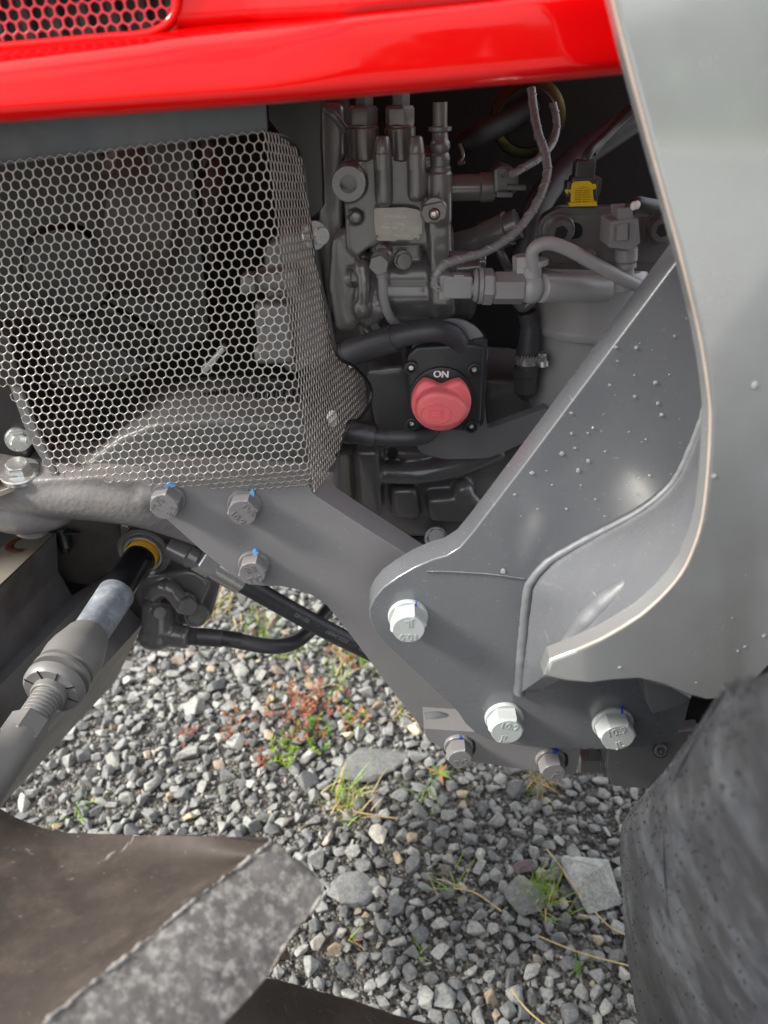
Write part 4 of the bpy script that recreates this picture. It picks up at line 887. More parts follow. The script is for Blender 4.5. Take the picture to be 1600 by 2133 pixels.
mb = MB(); mb.lathe(A+ax*s2, ax, [(rpx(s2, 84), -.008), (rpx(s2, 92), -.004), (rpx(s2, 96), 0), (rpx(s3, 118), .012), (rpx(s3, 124), (s3-s2)*.6), (rpx(s3, 120), s3-s2), (rpx(s3, 80), s3-s2+.002)], 44); mb.build('ball_joint_housing', M_BAR, scyl, disp=(.001, .01))
mb = MB(); 
mb.lathe(A+ax*(s3+.004), ax, [(rpx(s3, 70), 0), (rpx(s3, 124), .0005), (rpx(s3, 124), .004), (rpx(s3, 70), .0045)], 44)
mb.mi = 1; mb.lathe(A+ax*(s3+.001), ax, [(rpx(s3, 100), 0), (rpx(s3, 108), .001), (rpx(s3, 100), .004)], 36); mb.mi = 0
mb.lathe(A+ax*(s4-.003), ax, [(rpx(s4, 122), 0), (rpx(s4, 128), .001), (rpx(s4, 126), .006), (rpx(s4, 112), .009), (rpx(s4, 60), .009)], 44)
mb.mi = 2
for j in range(5):
    a = -.4+j*.75; Rz = frame_z(ax); d_ = Rz @ Vector((math.cos(a), math.sin(a), 0)); cpt = A+ax*(s4+.0062)+d_*rpx(s4, 92)
    mb.box(cpt, (.0008, .009, .0005), Matrix((d_.cross(ax), d_, ax)).transposed(), 0)
mb.build('lock_washer', [M_BAR, M_RUST, M_VOID], scyl, 40)
mb = MB(); mb.cyl(A+ax*(s4+.004), A+ax*s5, rpx(s4, 62), rpx(s5, 66), 36, .001); mb.cyl(A+ax*(s4+.004), A+ax*(s4+.012), rpx(s4, 74), None, 36, .001)
for j in range(7): mb.cyl(A+ax*(s5+.0035*j), A+ax*(s5+.0035*j+.0025), rpx(s5, 62), None, 30, .0005)
mb.build('rod_end', M_BAR, scyl)
mb = MB(); mb.cyl(A+ax*(s6-.004), A+ax*(s6+.016), rpx(s6, 86), None, 6, .002, .3); mb.cyl(A+ax*s5, A+ax*s6, rpx(s5, 56), None, 30, 0); mb.cyl(A+ax*(s6+.01), Bp+ax*.03, rpx(s6, 80), rpx(s7, 84), 36, .002); mb.build('tie_rod', M_BAR, scyl, 30)
for x, y, r in ((385, 1256, 20), (326, 1268, 15)):
    bolt(x, y, .60, r, scyl, M_ENGS, hh=.009, wr=1.2, n=(.5, -.8, .2))
mb = MB(); mb.cyl(W(385, 1275, .625), W(415, 1280, .60), .011, None, 26, .002); mb.cyl(W(403, 1279, .61), W(409, 1280, .605), .0122, None, 26, .001); mb.build('port_cap', M_ENGS, scyl)
# hydraulic hoses
mb = MB(); kh = mpp(600, 1270, .60)
mb.tube([W(478, 1200, .595), W(530, 1228, .60), W(600, 1268, .61), W(680, 1312, .62), W(760, 1352, .63), W(860, 1400, .64)], 20.5*kh, 20, 8)
mb.mi = 1
pth = [W(618, 1272, .6125), W(752, 1343, .628)]; dirh = (pth[1]-pth[0]).normalized()
zn = Vector((0, -1, .30)); zn = (zn - dirh*zn.dot(dirh)).normalized()
for body, t0 in (('021182', .02), ('-', .26), ('2020-24097', .56), ('-', .84), ('4020', .98)):
    Mx = Matrix((-dirh, zn.cross(-dirh), zn)).transposed().to_4x4(); Mx.translation = pth[0]+(pth[1]-pth[0])*(t0+.03) + zn*(20.5*kh+.00005) + zn.cross(dirh)*.0
    mb.text(body, 13*kh, Mx, .0001)
hs = mb.build('hydraulic_hose', [M_RUB, M_GREYP], tractor)
mb = MB(); mb.mi = 0
def seg_(p, q, r, sg=26, ch=.0008): mb.cyl(W(p[0], p[1], p[2]), W(q[0], q[1], q[2]), r*kh, None, sg, ch)
seg_((440, 1178, .588), (500, 1213, .597), 24); mb.cyl(W(412, 1160, .584), W(446, 1180, .589), 27*kh, None, 6, .001, .2); seg_((450, 1183, .589), (458, 1187, .590), 20)
mb.mi = 1; seg_((362, 1140, .60), (402, 1160, .588), 24); seg_((395, 1155, .588), (415, 1166, .586), 22)
mb.build('hose_ferrule', [M_ZINC, M_ENGS], hs, 30)
mb = MB(); mb.tube([W(400, 1325, .60), W(470, 1330, .60), W(560, 1346, .605), W(612, 1338, .62), W(650, 1308, .65), W(690, 1260, .69), W(730, 1200, .74)], 17*kh, 20, 8); hs2 = mb.build('hydraulic_hose', M_PLASTG if False else M_BOLTG if False else mat('hose_grey', (.055, .053, .058), .38, 0, .5, .12, 40), tractor)
mb = MB(); mb.cyl(W(386, 1325, .60), W(412, 1326, .60), 21*kh, None, 6, .0008, .3); mb.cyl(W(412, 1326, .60), W(466, 1330, .60), 19*kh, None, 26, .001); mb.mi = 1; mb.cyl(W(464, 1329, .60), W(502, 1334, .6015), 17.6*kh, None, 24, 0); mb.build('hose_ferrule', [mat('hose_grey', (0, 0, 0)), M_BLACK], hs2, 30)

# ---- wheels
def tyre_section(mb, c, R, w, axis_y0, seg=72, a0=0, a1=2*math.pi):
    prof = [(R*.62, -w*.42), (R*.72, -w*.5), (R*.86, -w*.53), (R*.94, -w*.47), (R*.985, -w*.3), (R, 0), (R*.985, w*.3), (R*.94, w*.47), (R*.86, w*.53), (R*.72, w*.5), (R*.62, w*.42)]
    mb.lathe(Vector(c), (0, 1, 0), prof, seg, closed=True)
# rear wheel: the tread close to the right edge of the photo
rc = Vector((.735, .20, .56)); RR = .56
rw = empty('rear_wheel', (rc.x, rc.y, 0), parent=tractor)
mb = MB(); tyre_section(mb, rc+Vector((.01, .01, -.015)), .535, .38, 0); mb.build('tyre', M_RUBT, rw, 60)
mb = MB(); mb.lathe(rc-Vector((0, .06, 0)), (0, 1, 0), [(.05, 0), (.20, .02), (.30, .01), (.335, -.04), (.335, .16), (.30, .12), (.05, .10)], 48); mb.build('rim', mat('rim_grey', (.3, .3, .31), .4, .2), rw)
def cylpt(th, y, r, c=None):
    c = c or rc; return Vector((c.x - r*math.cos(th), y, c.z + r*math.sin(th)))
def lug(mb, outline, r_top, r_bot, c=None):
    # outline: (degrees, y) round the tread; side walls flare towards the carcass
    n = len(outline); cth = sum(a for a, _ in outline)/n; cy = sum(b for _, b in outline)/n
    rows = []
    for f, r in ((1.06, r_bot), (1.02, r_bot+.35*(r_top-r_bot)), (1.0, r_top-.008), (.985, r_top-.002), (.94, r_top), (.6, r_top+.001), (.2, r_top+.001)):
        rows.append([cylpt(math.radians(cth+(a-cth)*f), cy+(y-cy)*f, r, c) for a, y in outline])
    for r in rows: r.append(r[0])
    mb.grid(rows); o = len(mb.v); k_ = rows[-1][:-1]
    mb.raw(k_, [tuple(range(len(k_)))])
def dens(pts, n=5):
    out = []
    for i in range(len(pts)):
        a, b = pts[i], pts[(i+1) % len(pts)]
        for j in range(n): out.append((a[0]+(b[0]-a[0])*j/n, a[1]+(b[1]-a[1])*j/n))
    return out
base = [(-10.5, .362), (-7, .354), (11.5, .262), (14.5, .225), (14.5, .10), (3, .06), (-8, .12), (-14, .25), (-30, .352), (-33, .364)]
for j in (-4, -3, -2, 3, 4, 5):
    for lay in ([(a+j*36, y) for a, y in dens(base)], [(a+j*36-18, .40-y) for a, y in dens(base)][::-1]):
        mb = MB(); lug(mb, lay, .578, .525); mb.build('tread_lug', M_RUBT, rw, 50)
# front wheel: lug in the lower left corner
fc = Vector((-.385, .15, .345))
fw = empty('front_wheel', (fc.x, fc.y, 0), parent=tractor)
mb = MB(); tyre_section(mb, fc, .288, .20, 0); mb.build('tyre', M_MUDT, fw, 60)
mb = MB(); mb.lathe(fc-Vector((0, .05, 0)), (0, 1, 0), [(.04, 0), (.14, .02), (.19, .01), (.21, -.04), (.21, .14), (.19, .1), (.04, .08)], 40); mb.build('rim', mat('rim_grey', (.3, .3, .31)), fw)
def loftq(mb, A_, B_, n, m, bulge=0.0, nrmv=Vector((0, 0, 1))):
    a = catmull(A_, n); b = catmull(B_, n); rows = []
    for j in range(m+1):
        t = j/m; rows.append([a[i]*(1-t)+b[i]*t + nrmv*bulge*math.sin(math.pi*t) for i in range(len(a))])
    mb.grid(rows)
for j in range(-3, 3):
    for o_l in ([(j*36+a*1.1, .15+y) for a, y in dens([(-10, .10), (-4, .09), (10, .0), (13, -.02), (6, -.03), (-6, .01), (-16, .09)])], [(j*36+18+a*1.1, .15-y) for a, y in dens([(-10, .10), (-4, .09), (10, .0), (13, -.02), (6, -.03), (-6, .01), (-16, .09)])][::-1]):
        mb = MB(); lug(mb, o_l, .335, .285, fc); mb.build('tread_lug', M_RUBF, fw, 50)
e_top = [T(565, 1752, .365), T(540, 1775, .358), T(420, 1865, .335), T(300, 1965, .315), T(180, 2060, .298), T(60, 2160, .284), T(-60, 2260, .27)]
e_out = [T(610, 1785, .362), T(672, 1852, .352), T(600, 1960, .334), T(560, 2030, .322), T(470, 2130, .306), T(380, 2230, .29), T(300, 2330, .275)]
wall = [T(558, 1746, .372), T(430, 1742, .40), T(280, 1740, .42), T(150, 1735, .43), T(60, 1712, .435), T(-20, 1672, .44), T(-120, 1610, .45)]
foot = [T(480, 2000, .46), T(380, 2060, .46), T(250, 2120, .45), T(150, 2150, .45), T(50, 2180, .44), T(-50, 2200, .44), T(-150, 2250, .44)]
lugm = MB(); loftq(lugm, e_top, e_out, 6, 10, .002)
lo = lugm
under = [p + (Vector((fc.x, p.y, fc.z))-p).normalized()*.115 + Vector((0, .02, 0)) for p in e_out]
loftq(lo, e_out, under, 6, 6)
lo.build('tread_lug', M_RUBF, fw, 70, disp=(.003, .01))
M_FRAY = mat('frayed_rubber', (.20, .19, .18), .8, 0, .3, .5, 140, .5, 300)
we = MB(); we.tube([p+Vector((0, 0, .0005)) for p in e_top], lambda t: .0006+.0003*math.sin(t*37)+.0002*math.sin(t*91), 6, 20); we.tube([p+Vector((0, 0, .0003)) for p in e_out[:4]], .0005, 6, 10); we.build('frayed_edge', M_FRAY, fw, 80, disp=(.004, .003))
lm = MB(); loftq(lm, e_top, wall, 6, 12, -.012); loftq(lm, wall, [p+Vector((0, .02, -.14)) for p in wall], 6, 4); lm.build('lug_flank', M_MUDT, fw, 70, disp=(.004, .03))
cm = MB(); loftq(cm, [T(540, 2035, .40), T(620, 2052, .42), T(700, 2075, .43), T(800, 2103, .43), T(920, 2140, .43)], [T(400, 2260, .36), T(500, 2300, .36), T(600, 2330, .36), T(700, 2360, .36), T(800, 2400, .36)], 5, 6, .01)
cm.build('tyre_shoulder', M_MUDT, fw, 70, disp=(.003, .03))

# the rear tread lug beside the photographer: far edge, near edge and the walls that drop to the carcass
rf = [W(*p) for p in ((1548, 1446, .235), (1512, 1476, .255), (1460, 1532, .278), (1410, 1588, .30), (1355, 1650, .328), (1312, 1700, .35), (1294, 1735, .36), (1292, 1790, .36), (1297, 1870, .357), (1305, 1980, .352), (1325, 2110, .346), (1352, 2280, .34))]
rn = [W(*p) for p in ((1690, 1420, .14), (1720, 1450, .135), (1735, 1500, .13), (1750, 1560, .13), (1765, 1620, .13), (1775, 1680, .13), (1785, 1740, .13), (1795, 1810, .13), (1805, 1890, .13), (1820, 1990, .13), (1840, 2110, .13), (1860, 2280, .13))]
def hump(v): return .013*min(1, v/.30)*(1-.35*max(0, v-.3)) - .0018*max(0, 1-abs(v-.30)/.07)
def crow(v): return [p.lerp(q, v) + Vector((-1, 0, .3))*hump(v) for p, q in zip(catmull(rf, 5), catmull(rn, 5))]
rl = MB(); rl.grid([crow(v) for v in (0, .04, .1, .17, .23, .26, .285, .30, .315, .34, .38, .46, .56, .68, .8, .9, 1)])
wallf = [p + Vector((.05, .016, .004)) for p in rf]; walln = [p + Vector((.05, -.01, .01)) for p in rn]
r2 = [p + Vector((.004, .0045, .001)) for p in rf]; loftq(rl, rf, r2, 5, 2, .0015, Vector((-1, .5, .5))); loftq(rl, r2, wallf, 5, 4); loftq(rl, rn, walln, 5, 4)
topc = [rf[0], rf[0].lerp(rn[0], .3)+Vector((0, 0, .003)), rf[0].lerp(rn[0], .7)+Vector((0, 0, .003)), rn[0]]
loftq(rl, topc, [p + Vector((.03, .03, -.01)) for p in topc], 6, 4)
rlo = rl.build('tread_lug', M_RUBT, rw, 60, disp=(.0006, .04))
def on_lug(u, v):                       # u along the lug, v across it
    i = u*(len(rf)-1.001); k = int(i); f = i-k
    return rf[k].lerp(rf[k+1], f).lerp(rn[k].lerp(rn[k+1], f), v) + Vector((-1, 0, .3))*hump(v)
mb = MB()
mb.tube([on_lug(u, v) for u, v in ((.03, .40), (.2, .42), (.38, .46), (.55, .52), (.75, .50), (.98, .46))], .0008, 8, 8)
mb.build('mould_seam', M_RUBT, rw, disp=(.001, .025))
db = MB(); rd = random.Random(9)
for _ in range(520):
    u, v = rd.random(), rd.random()**1.3*.8
    db.sphere(on_lug(u, v)+Vector((-.0004, 0, 0)), rd.uniform(.0004, .0010), (.22, 1, 1.2), 6)
db.build('water_drops', mat('dark_water_bead', (.012, .012, .014), .05, 0, .6, .1), rw, 60, kind='stuff')

# ------------------------------------------------------------------ gravel
def rock_mat(name, mode):
    m = bpy.data.materials.new(name); m.use_nodes = True; t = m.node_tree; N = t.nodes; l = t.links.new; b = N['Principled BSDF']
    if isinstance(mode, tuple):
        a = N.new('ShaderNodeRGB'); a.outputs[0].default_value = (*mode, 1); tone = a.outputs[0]
    elif mode == 'attr':
        a = N.new('ShaderNodeAttribute'); a.attribute_name = 'tone'; tone = a.outputs['Fac']
    else:
        a = N.new('ShaderNodeObjectInfo'); tone = a.outputs['Random']
    r = N.new('ShaderNodeValToRGB'); e = r.color_ramp.elements; e[0].color = (.13, .136, .145, 1); e[1].color = (.42, .37, .29, 1)
    for p_, c_ in ((.2, (.165, .17, .178)), (.45, (.21, .217, .224)), (.7, (.25, .257, .259)), (.86, (.29, .296, .294)), (.95, (.36, .362, .355)), (.975, (.26, .20, .155)), (.988, (.36, .30, .22))):
        q = e.new(p_); q.color = (*c_, 1)
    if not isinstance(mode, tuple): l(tone, r.inputs[0]); tone = r.outputs[0]
    g = N.new('ShaderNodeNewGeometry'); n = N.new('ShaderNodeTexNoise'); n.inputs['Scale'].default_value = 260; n.inputs['Detail'].default_value = 6; n.inputs['Roughness'].default_value = .7
    n2 = N.new('ShaderNodeTexNoise'); n2.inputs['Scale'].default_value = 55; n2.inputs['Detail'].default_value = 4
    l(g.outputs['Position'], n.inputs['Vector']); l(g.outputs['Position'], n2.inputs['Vector'])
    rr = N.new('ShaderNodeValToRGB'); rr.color_ramp.elements[0].position = .33; rr.color_ramp.elements[1].position = .7; rr.color_ramp.elements[0].color = (.62, .62, .63, 1); rr.color_ramp.elements[1].color = (1.35, 1.34, 1.30, 1)
    l(n.outputs[0], rr.inputs[0])
    x = N.new('ShaderNodeMix'); x.data_type = 'RGBA'; x.blend_type = 'MULTIPLY'; x.inputs[0].default_value = 1; l(tone, x.inputs[6]); l(rr.outputs[0], x.inputs[7])
    r3 = N.new('ShaderNodeValToRGB'); r3.color_ramp.elements[0].position = .35; r3.color_ramp.elements[1].position = .68; r3.color_ramp.elements[0].color = (.8, .8, .8, 1); r3.color_ramp.elements[1].color = (1.2, 1.18, 1.12, 1); l(n2.outputs[0], r3.inputs[0])
    x2 = N.new('ShaderNodeMix'); x2.data_type = 'RGBA'; x2.blend_type = 'MULTIPLY'; x2.inputs[0].default_value = 1; l(x.outputs[2], x2.inputs[6]); l(r3.outputs[0], x2.inputs[7])
    l(x2.outputs[2], b.inputs['Base Color']); b.inputs['Roughness'].default_value = .72; b.inputs['Specular IOR Level'].default_value = .35
    bp = N.new('ShaderNodeBump'); bp.inputs['Strength'].default_value = .5; bp.inputs['Distance'].default_value = .0012; l(n.outputs[0], bp.inputs['Height']); l(bp.outputs[0], b.inputs['Normal'])
    return m
M_RKA, M_RKO = rock_mat('crushed_stone', 'attr'), rock_mat('crushed_stone_single', 'obj')
def rock_shape(rng, npt=13, bev=.10, sub=0):
    b = bmesh.new()
    d = rng.normal(size=(npt, 3)); d /= np.linalg.norm(d, axis=1)[:, None]
    sc = np.array([1.0, rng.uniform(.62, .95), rng.uniform(.5, .8)])
    for p in d*sc*rng.uniform(.82, 1.12, size=(npt, 1)): b.verts.new(p)
    r = bmesh.ops.convex_hull(b, input=b.verts); bmesh.ops.delete(b, geom=[g for g in r['geom_interior'] if isinstance(g, bmesh.types.BMVert)], context='VERTS')
    bmesh.ops.dissolve_limit(b, angle_limit=.25, verts=b.verts, edges=b.edges)
    if bev: bmesh.ops.bevel(b, geom=b.edges[:], offset=bev, segments=1, affect='EDGES', clamp_overlap=True)
    if sub:
        bmesh.ops.triangulate(b, faces=b.faces); bmesh.ops.subdivide_edges(b, edges=b.edges, cuts=sub, use_grid_fill=True)
        for v in b.verts: v.co += v.co.normalized()*float(rng.normal(0, .012))
    bmesh.ops.triangulate(b, faces=b.faces); b.verts.index_update()
    V = np.array([v.co[:] for v in b.verts]); Fc = np.array([[v.index for v in f.verts] for f in b.faces]); b.free(); return V, Fc
shapes_hi = [rock_shape(RNG, int(RNG.integers(10, 16)), .05) for _ in range(36)]
shapes_lo = [rock_shape(RNG, int(RNG.integers(8, 12)), 0) for _ in range(24)]
# named rocks first: (px, py, half width px, flatness, tone colour, label)
big = [(1232, 1842, 60, .55, (.33, .34, .34), 'largest pale grey angular rock lying beside the black tyre tread', (.9, 1.25)),
       (775, 1590, 75, .18, (.15, .155, .16), 'flat dark grey slab of rock sunk in the gravel beside the red weeds', (1.2, .75)),
       (735, 1855, 55, .2, (.2, .205, .21), 'flat mid grey slab of rock next to the worn tyre lug tip', (1.0, .8)),
       (865, 1520, 21, .8, (.52, .46, .36), 'cream coloured stone by the corner of the mounting bar', (.8, 1.2)),
       (788, 1742, 22, .7, (.50, .48, .43), 'off-white stone below the yellow grass tuft with dry stalks', (.9, 1.2)),
       (1092, 1806, 22, .6, (.13, .10, .11), 'dark purplish stone above the brightest grass tuft', (1.1, .8)),
       (1095, 1870, 40, .4, (.17, .175, .18), 'dark grey stone right under the brightest grass tuft', (1.0, 1.0))]
obst = []
for i, (px, py, hw, fl, colr, lab, asp) in enumerate(big):
    c = G(px, py, .006); k = (c-Vector((0, 0, CAM_H))).length*.93/F; r = hw*k
    V, Fc = rock_shape(np.random.default_rng(40+i), 15, .06, 2); V = V*np.array([r*asp[0], r*asp[1], r*fl*.9])/np.abs(V).max(0)
    a = random.uniform(0, .5); ca, sa = math.cos(a), math.sin(a); V = V @ np.array([[ca, sa, 0], [-sa, ca, 0], [0, 0, 1]])
    mb = MB(); mb.raw(V+np.array(c)+np.array([0, 0, r*fl*(.35 if fl > .3 else -.25)]), Fc.tolist())
    m = rock_mat('rock_tone_%d' % i, colr)
    tag(mb.build('rock', m, None, 22, disp=(.002, .012)), lab, 'rock'); obst.append((c.x, c.y, r*.8))
# dart throwing inside the part of the yard that the view and a step aside can see
def visible(x, y, m=480):
    p = proj((x, y, .01)); return -m < p[0] < 1600+m and 1080 < p[1] < 2133+200
cell = .03; H = {}
def fits(x, y, r, k):
    ci, cj = int(x//cell), int(y//cell)
    for i in range(ci-2, ci+3):
        for j in range(cj-2, cj+3):
            for (a, b, q) in H.get((i, j), ()):
                if (a-x)**2+(b-y)**2 < (k*(r+q))**2: return False
    return True
for o_ in obst: H.setdefault((int(o_[0]//cell), int(o_[1]//cell)), []).append(o_)
stones = []
def throw(n, r0, r1, k, tries, zf):
    c = 0; t = 0
    while c < n and t < n*tries:
        t += 1; y = .30 + 2.3*random.random()**1.25; x = random.uniform(-1.5, 1.5)
        if not visible(x, y): continue
        r = r0+(r1-r0)*random.random()**1.8
        if any((x-a)**2+(y-b)**2 < (q*.9+r*.3)**2 for a, b, q in obst): continue
        if fits(x, y, r, k):
            H.setdefault((int(x//cell), int(y//cell)), []).append((x, y, r)); stones.append((x, y, r, zf)); c += 1
throw(150, .0155, .020, .80, 14, .35); throw(4700, .0090, .0150, .74, 10, .42); throw(8200, .0050, .0090, .66, 6, .45)
small = []
for _ in range(26000):
    y = .30 + 2.3*random.random()**1.25; x = random.uniform(-1.1, 1.1)
    if visible(x, y, 120): small.append((x, y, random.uniform(.0016, .0048), .35))
def place(V, x, y, r, zf, rng):
    a = rng.uniform(0, 6.283); tx = rng.normal(0, .35); ty = rng.normal(0, .35)
    Rm = np.array(Matrix.Rotation(a, 3, 'Z') @ Matrix.Rotation(tx, 3, 'X') @ Matrix.Rotation(ty, 3, 'Y'))
    return (V*r*1.12) @ Rm.T, a, tx, ty
hideL = [(-400, 1660), (150, 1735), (560, 1745), (680, 1850), (560, 2040), (900, 2140), (-400, 2400)]
hideR = [(1320, 1690), (1700, 1300), (1700, 2400), (1340, 2300), (1285, 1740)]
sc_ = []
for i, (x, y, r, zf) in enumerate(stones):
    p = proj((x, y, .01)); d = y*CT+CAM_H*ST
    vis = 5 < p[0] < 1595 and 1240 < p[1] < 2128 and not inside(*p, hideL) and not inside(*p, hideR) and not inside(*p, sp_) and not inside(*p, lb_)
    sc_.append(r/d if vis else 0)
top_i = set(sorted(range(len(stones)), key=lambda i: -sc_[i])[:300])
sm_cache = []
for V, Fc in shapes_hi:
    me = bpy.data.meshes.new('stone'); me.from_pydata(V.tolist(), [], Fc.tolist()); me.materials.append(M_RKO); me.polygons.foreach_set('use_smooth', [True]*len(me.polygons)); me.set_sharp_from_angle(angle=math.radians(17)); sm_cache.append(me)
AV, AF, AT = [], [], []; base_i = 0
for i, (x, y, r, zf) in enumerate(stones):
    if i in top_i:
        o = bpy.data.objects.new('stone', sm_cache[i % len(sm_cache)]); COL.objects.link(o); o.parent = yard
        o.location = Vector((x, y, r*zf)) - WL[yard.name]; o.scale = (r*1.12,)*3
        o.rotation_euler = (RNG.normal(0, .35), RNG.normal(0, .35), RNG.uniform(0, 6.28)); continue
    V, Fc = shapes_hi[i % 36] if r > .0085 else shapes_lo[i % 24]
    Vp, *_ = place(V, x, y, r, zf, RNG); AV.append(Vp+np.array([x, y, r*zf])); AF.append(Fc+base_i); base_i += len(Vp); AT.append(np.full(len(Vp), RNG.random()))
for i, (x, y, r, zf) in enumerate(small):
    V, Fc = shapes_lo[i % 24]; Vp, *_ = place(V, x, y, r, zf, RNG); AV.append(Vp+np.array([x, y, r*zf])); AF.append(Fc+base_i); base_i += len(Vp); AT.append(np.full(len(Vp), RNG.random()))
AV = np.concatenate(AV); AF = np.concatenate(AF); AT = np.concatenate(AT)
me = bpy.data.meshes.new('gravel'); me.vertices.add(len(AV)); me.vertices.foreach_set('co', AV.ravel())
me.loops.add(AF.size); me.loops.foreach_set('vertex_index', AF.ravel().astype(np.int32)); me.polygons.add(len(AF)); me.polygons.foreach_set('loop_start', np.arange(0, AF.size, 3, dtype=np.int32))
me.update(calc_edges=True); me.validate()
at = me.attributes.new('tone', 'FLOAT', 'POINT'); at.data.foreach_set('value', AT)
me.polygons.foreach_set('use_smooth', [True]*len(me.polygons)); me.set_sharp_from_angle(angle=math.radians(17)); me.materials.append(M_RKA)
gv_o = bpy.data.objects.new('gravel', me); COL.objects.link(gv_o); gv_o['kind'] = 'stuff'

# ------------------------------------------------------------------ weeds and straw
def leafmat(name, c): 
    m = mat(name, c, .5, 0, .4, .3, 150); m.node_tree.nodes['Principled BSDF'].inputs['Subsurface Weight'].default_value = 0; return m
M_G1, M_G2 = leafmat('young_grass', (.20, .30, .03)), leafmat('mid_grass', (.10, .20, .025))
M_STRAW, M_REDW, M_MOSS, M_ORW = leafmat('dry_straw', (.45, .34, .16)), leafmat('red_weed', (.26, .085, .05)), leafmat('fresh_weed', (.16, .25, .02)), leafmat('orange_weed', (.36, .17, .07))
def blade(mb, p, ang, lean, ln, w, curl=.6, n=6):
    d = Vector((math.cos(ang), math.sin(ang), 0)); s = Vector((-d.y, d.x, 0)); L_, R_ = [], []; q = Vector(p); th = math.pi/2-lean
    for j in range(n+1):
        t = j/n; ww = w*(1-t**1.6)*(.75+.25*math.sin(3*t)); L_.append(q-s*ww); R_.append(q+s*ww + Vector((0, 0, ww*.3)))
        q = q + (d*math.cos(th)+Vector((0, 0, 1))*math.sin(th))*(ln/n); th -= curl/n
    mb.grid([L_, R_])
def tuft(px, py, n, ln, spread, mats, name, label, cat, group=None, lean=(.1, 1.0), w=.0009, seed=1, rad=.012, curl=.9):
    rs = random.Random(seed); c = G(px, py, .004); mb = MB()
    for j in range(n):
        mb.mi = rs.choices(range(len(mats)), [3, 2, 1][:len(mats)])[0]
        a = rs.uniform(0, 6.283); q = c + Vector((rs.gauss(0, rad), rs.gauss(0, rad), 0))
        blade(mb, q, a, rs.uniform(*lean)*spread, ln*rs.uniform(.55, 1.25), w*rs.uniform(.7, 1.3), rs.uniform(.2, curl))
    return tag(mb.build(name, mats, None, 80, wn=False), label, cat, group)
gk = 'grass tufts in the gravel'
tuft(1133, 1872, 95, .045, 1.0, [M_G1, M_G2, M_STRAW], 'grass_tuft', 'brightest yellow-green grass tuft, left of the largest pale rock', 'grass tuft', gk, seed=3)
tuft(716, 1680, 85, .048, 1.0, [M_G1, M_STRAW, M_STRAW], 'grass_tuft', 'yellow-green grass tuft with dry stalks above the off-white stone', 'grass tuft', gk, seed=4, rad=.016)
tuft(1118, 1640, 45, .055, 1.0, [M_STRAW, M_G2, M_ORW], 'grass_tuft', 'straw-coloured dry grass tuft just below the right bolt of the mounting bar', 'grass tuft', gk, seed=5)
tuft(942, 1842, 16, .06, 1.1, [M_G1, M_STRAW, M_ORW], 'grass_tuft', 'thin grass tuft of few long blades left of the brightest tuft', 'grass tuft', gk, seed=6)
tuft(697, 1420, 26, .07, 1.4, [M_G2, M_STRAW, M_G1], 'grass_tuft', 'spreading green and straw grass tuft behind the red weed', 'grass tuft', gk, seed=7)
tuft(545, 1318, 60, .055, 1.0, [M_G1, M_G2, M_ORW], 'grass_tuft', 'green grass tuft showing between the two hydraulic hoses', 'grass tuft', gk, seed=8, rad=.02)
tuft(450, 1280, 34, .09, 1.4, [M_STRAW, M_STRAW, M_G2], 'grass_tuft', 'pale dry grass tuft beside the steering cylinder', 'grass tuft', gk, seed=9, rad=.02)
tuft(305, 1300, 40, .10, 1.3, [M_STRAW, M_G1, M_G1], 'grass_tuft', 'yellowing grass tuft below the steering cylinder elbow', 'grass tuft', gk, seed=10, rad=.02)
tuft(155, 1705, 16, .04, 1.0, [M_G2, M_G1], 'grass_tuft', 'small green grass tuft above the muddy tyre flank', 'grass tuft', gk, seed=11)
tuft(565, 1465, 4, .08, .6, [M_G2, M_G1], 'grass_tuft', 'few upright long green blades left of the red weed', 'grass tuft', gk, seed=12, rad=.004, w=.0018)
tuft(885, 1672, 12, .05, 1.3, [M_G2, M_G1], 'grass_tuft', 'sparse green grass sprig right of the yellow tuft with dry stalks', 'grass tuft', gk, seed=13)
tuft(874, 1990, 7, .03, 1.2, [M_G2, M_G1], 'grass_tuft', 'tiny green grass sprout in the lower middle of the gravel', 'grass tuft', gk, seed=14, rad=.006)
tuft(735, 1955, 8, .03, 1.2, [M_G1, M_ORW], 'grass_tuft', 'tiny orange and green sprout right of the worn tyre lug', 'grass tuft', gk, seed=15, rad=.006)
tuft(835, 1500, 14, .07, 1.2, [M_STRAW, M_G1, M_G2], 'grass_tuft', 'straw and green sprig left of the cream stone', 'grass tuft', gk, seed=16, rad=.008)
tuft(600, 1365, 26, .06, 1.4, [M_G1, M_STRAW, M_G2], 'grass_tuft', 'green grass tuft below the bend of the grey hose', 'grass tuft', gk, seed=17, rad=.014)
tuft(1205, 2020, 6, .03, 1.2, [M_G2, M_G1], 'grass_tuft', 'tiny green sprout close to the lower part of the rear tyre', 'grass tuft', gk, seed=18, rad=.006)
def weed(px, py, n, ht, mats, name, label, cat, seed, rad=.02, leaf=.0035, group=None):
    rs = random.Random(seed); c = G(px, py, .004); mb = MB()
    for j in range(n):
        mb.mi = rs.randrange(len(mats)); q = c + Vector((rs.gauss(0, rad), rs.gauss(0, rad*1.1), 0)); tip = q + Vector((rs.gauss(0, ht*.35), rs.gauss(0, ht*.35), ht*rs.uniform(.4, 1.1)))
        mb.tube([q, (q+tip)/2+Vector((rs.gauss(0, .003), rs.gauss(0, .003), 0)), tip], .0006, 4, 3)
        for k in range(rs.randint(5, 9)):
            p = q.lerp(tip, rs.uniform(.2, 1)); blade(mb, p, rs.uniform(0, 6.28), rs.uniform(.3, 1.4), leaf*rs.uniform(.8, 2), leaf*.28, .5, 3)
    return tag(mb.build(name, mats, None, 80, wn=False), label, cat, group)
gw = 'red weeds in the gravel'
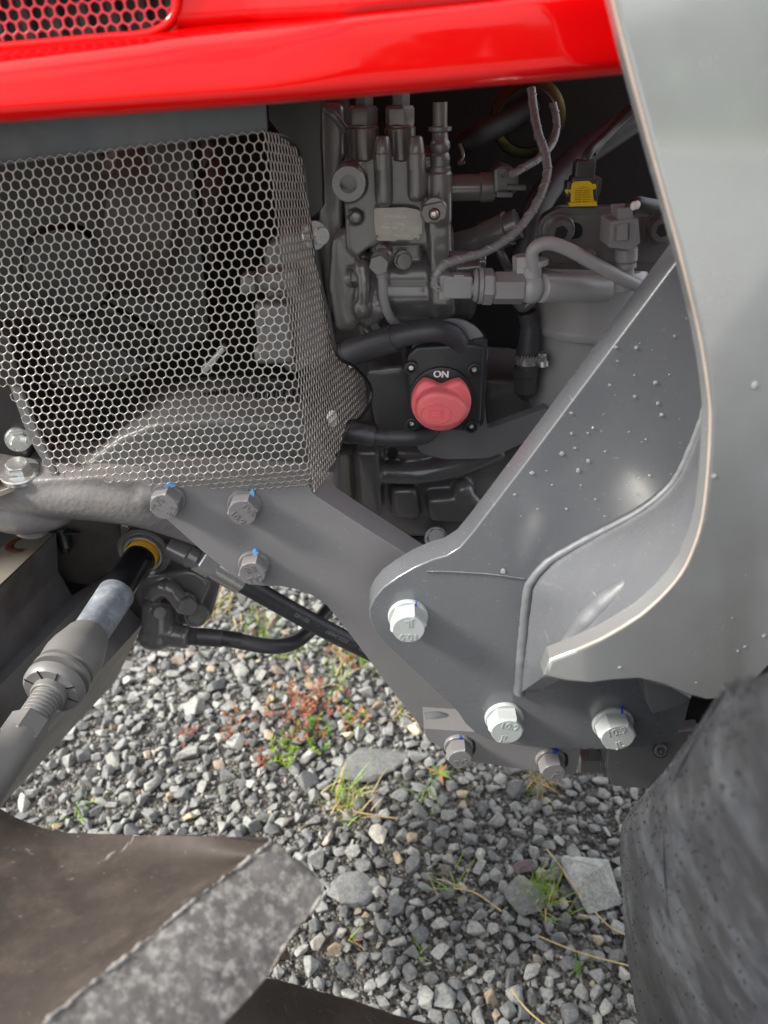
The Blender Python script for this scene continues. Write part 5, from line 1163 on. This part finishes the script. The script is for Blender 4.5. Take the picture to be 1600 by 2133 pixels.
weed(640, 1480, 60, .035, [M_REDW, M_REDW, M_ORW], 'red_weed', 'largest reddish feathery weed patch in the middle of the gravel', 'weed', 21, .028, .006, gw)
weed(485, 1532, 14, .018, [M_REDW, M_ORW], 'red_weed', 'reddish weed patch left of the fresh green weed', 'weed', 22, .018, .005, gw)
weed(548, 1588, 8, .018, [M_REDW], 'red_weed', 'small red weed patch just left of the lower green weed', 'weed', 23, .010, .005, gw)
weed(722, 1372, 34, .022, [M_REDW, M_ORW, M_G1], 'red_weed', 'red and yellow weed patch at the edge of the side plate', 'weed', 24, .022, .005, gw)
weed(735, 1490, 20, .018, [M_ORW, M_G1], 'red_weed', 'orange-green weed sprigs right of the largest red patch', 'weed', 25, .018, .005, gw)
weed(400, 1525, 7, .016, [M_REDW], 'red_weed', 'small crimson weed patch farthest left in the gravel', 'weed', 26, .012, .005, gw)
weed(652, 1532, 34, .018, [M_MOSS, M_MOSS, M_G2], 'green_weed', 'bright green leafy weed at the foot of the largest red weed', 'weed', 27, .016, .005)
weed(590, 1572, 28, .018, [M_MOSS, M_MOSS, M_G1], 'green_weed', 'lower bright green weed left of the flat dark slab', 'weed', 28, .012, .005)
weed(775, 1385, 24, .018, [M_MOSS, M_G1], 'green_weed', 'green weed tucked against the slanting plate edge', 'weed', 29, .012, .005)
def leafy(px, py, label, seed, mats):
    rs = random.Random(seed); c = G(px, py, .006); root = empty('leafy_weed', c, label, 'weed')
    for j in range(9):
        mb = MB(); blade(mb, c, j*.7+rs.uniform(-.2, .2), rs.uniform(.9, 1.4), .026*rs.uniform(.7, 1.3), .0035, .5, 7); mb.build('leaf', mats[j % len(mats)], root, 80, wn=False)
leafy(915, 1612, 'flat leafy weed with green and rusty leaves below the mounting bar corner', 31, [M_G2, M_ORW, M_MOSS])
gs = 'dry straws on the gravel'
for pth_, lab in (([(1138, 1768), (1175, 1815), (1212, 1872)], 'dry straw pointing at the largest pale rock'), ([(1122, 1950), (1210, 1985), (1312, 2012)], 'long pale straw running up to the rear tyre'),
                  ([(945, 1850), (990, 1860), (1045, 1898)], 'bent straw trailing from the thin grass tuft'), ([(1065, 2060), (1095, 2100), (1140, 2140)], 'straw at the bottom edge of the gravel'),
                  ([(1240, 1900), (1270, 1930), (1310, 1950)], 'short straw right below the largest pale rock'), ([(735, 1690), (790, 1700), (830, 1705)], 'reddish straw lying right of the yellow tuft with dry stalks')):
    mb = MB(); mb.tube([G(x, y, .022) for x, y in pth_], .0011, 6, 6); tag(mb.build('straw', M_STRAW, None, 80), lab, 'straw', gs)
print('cells', ncell, 'gravel tris', len(AF), 'stones', len(stones))
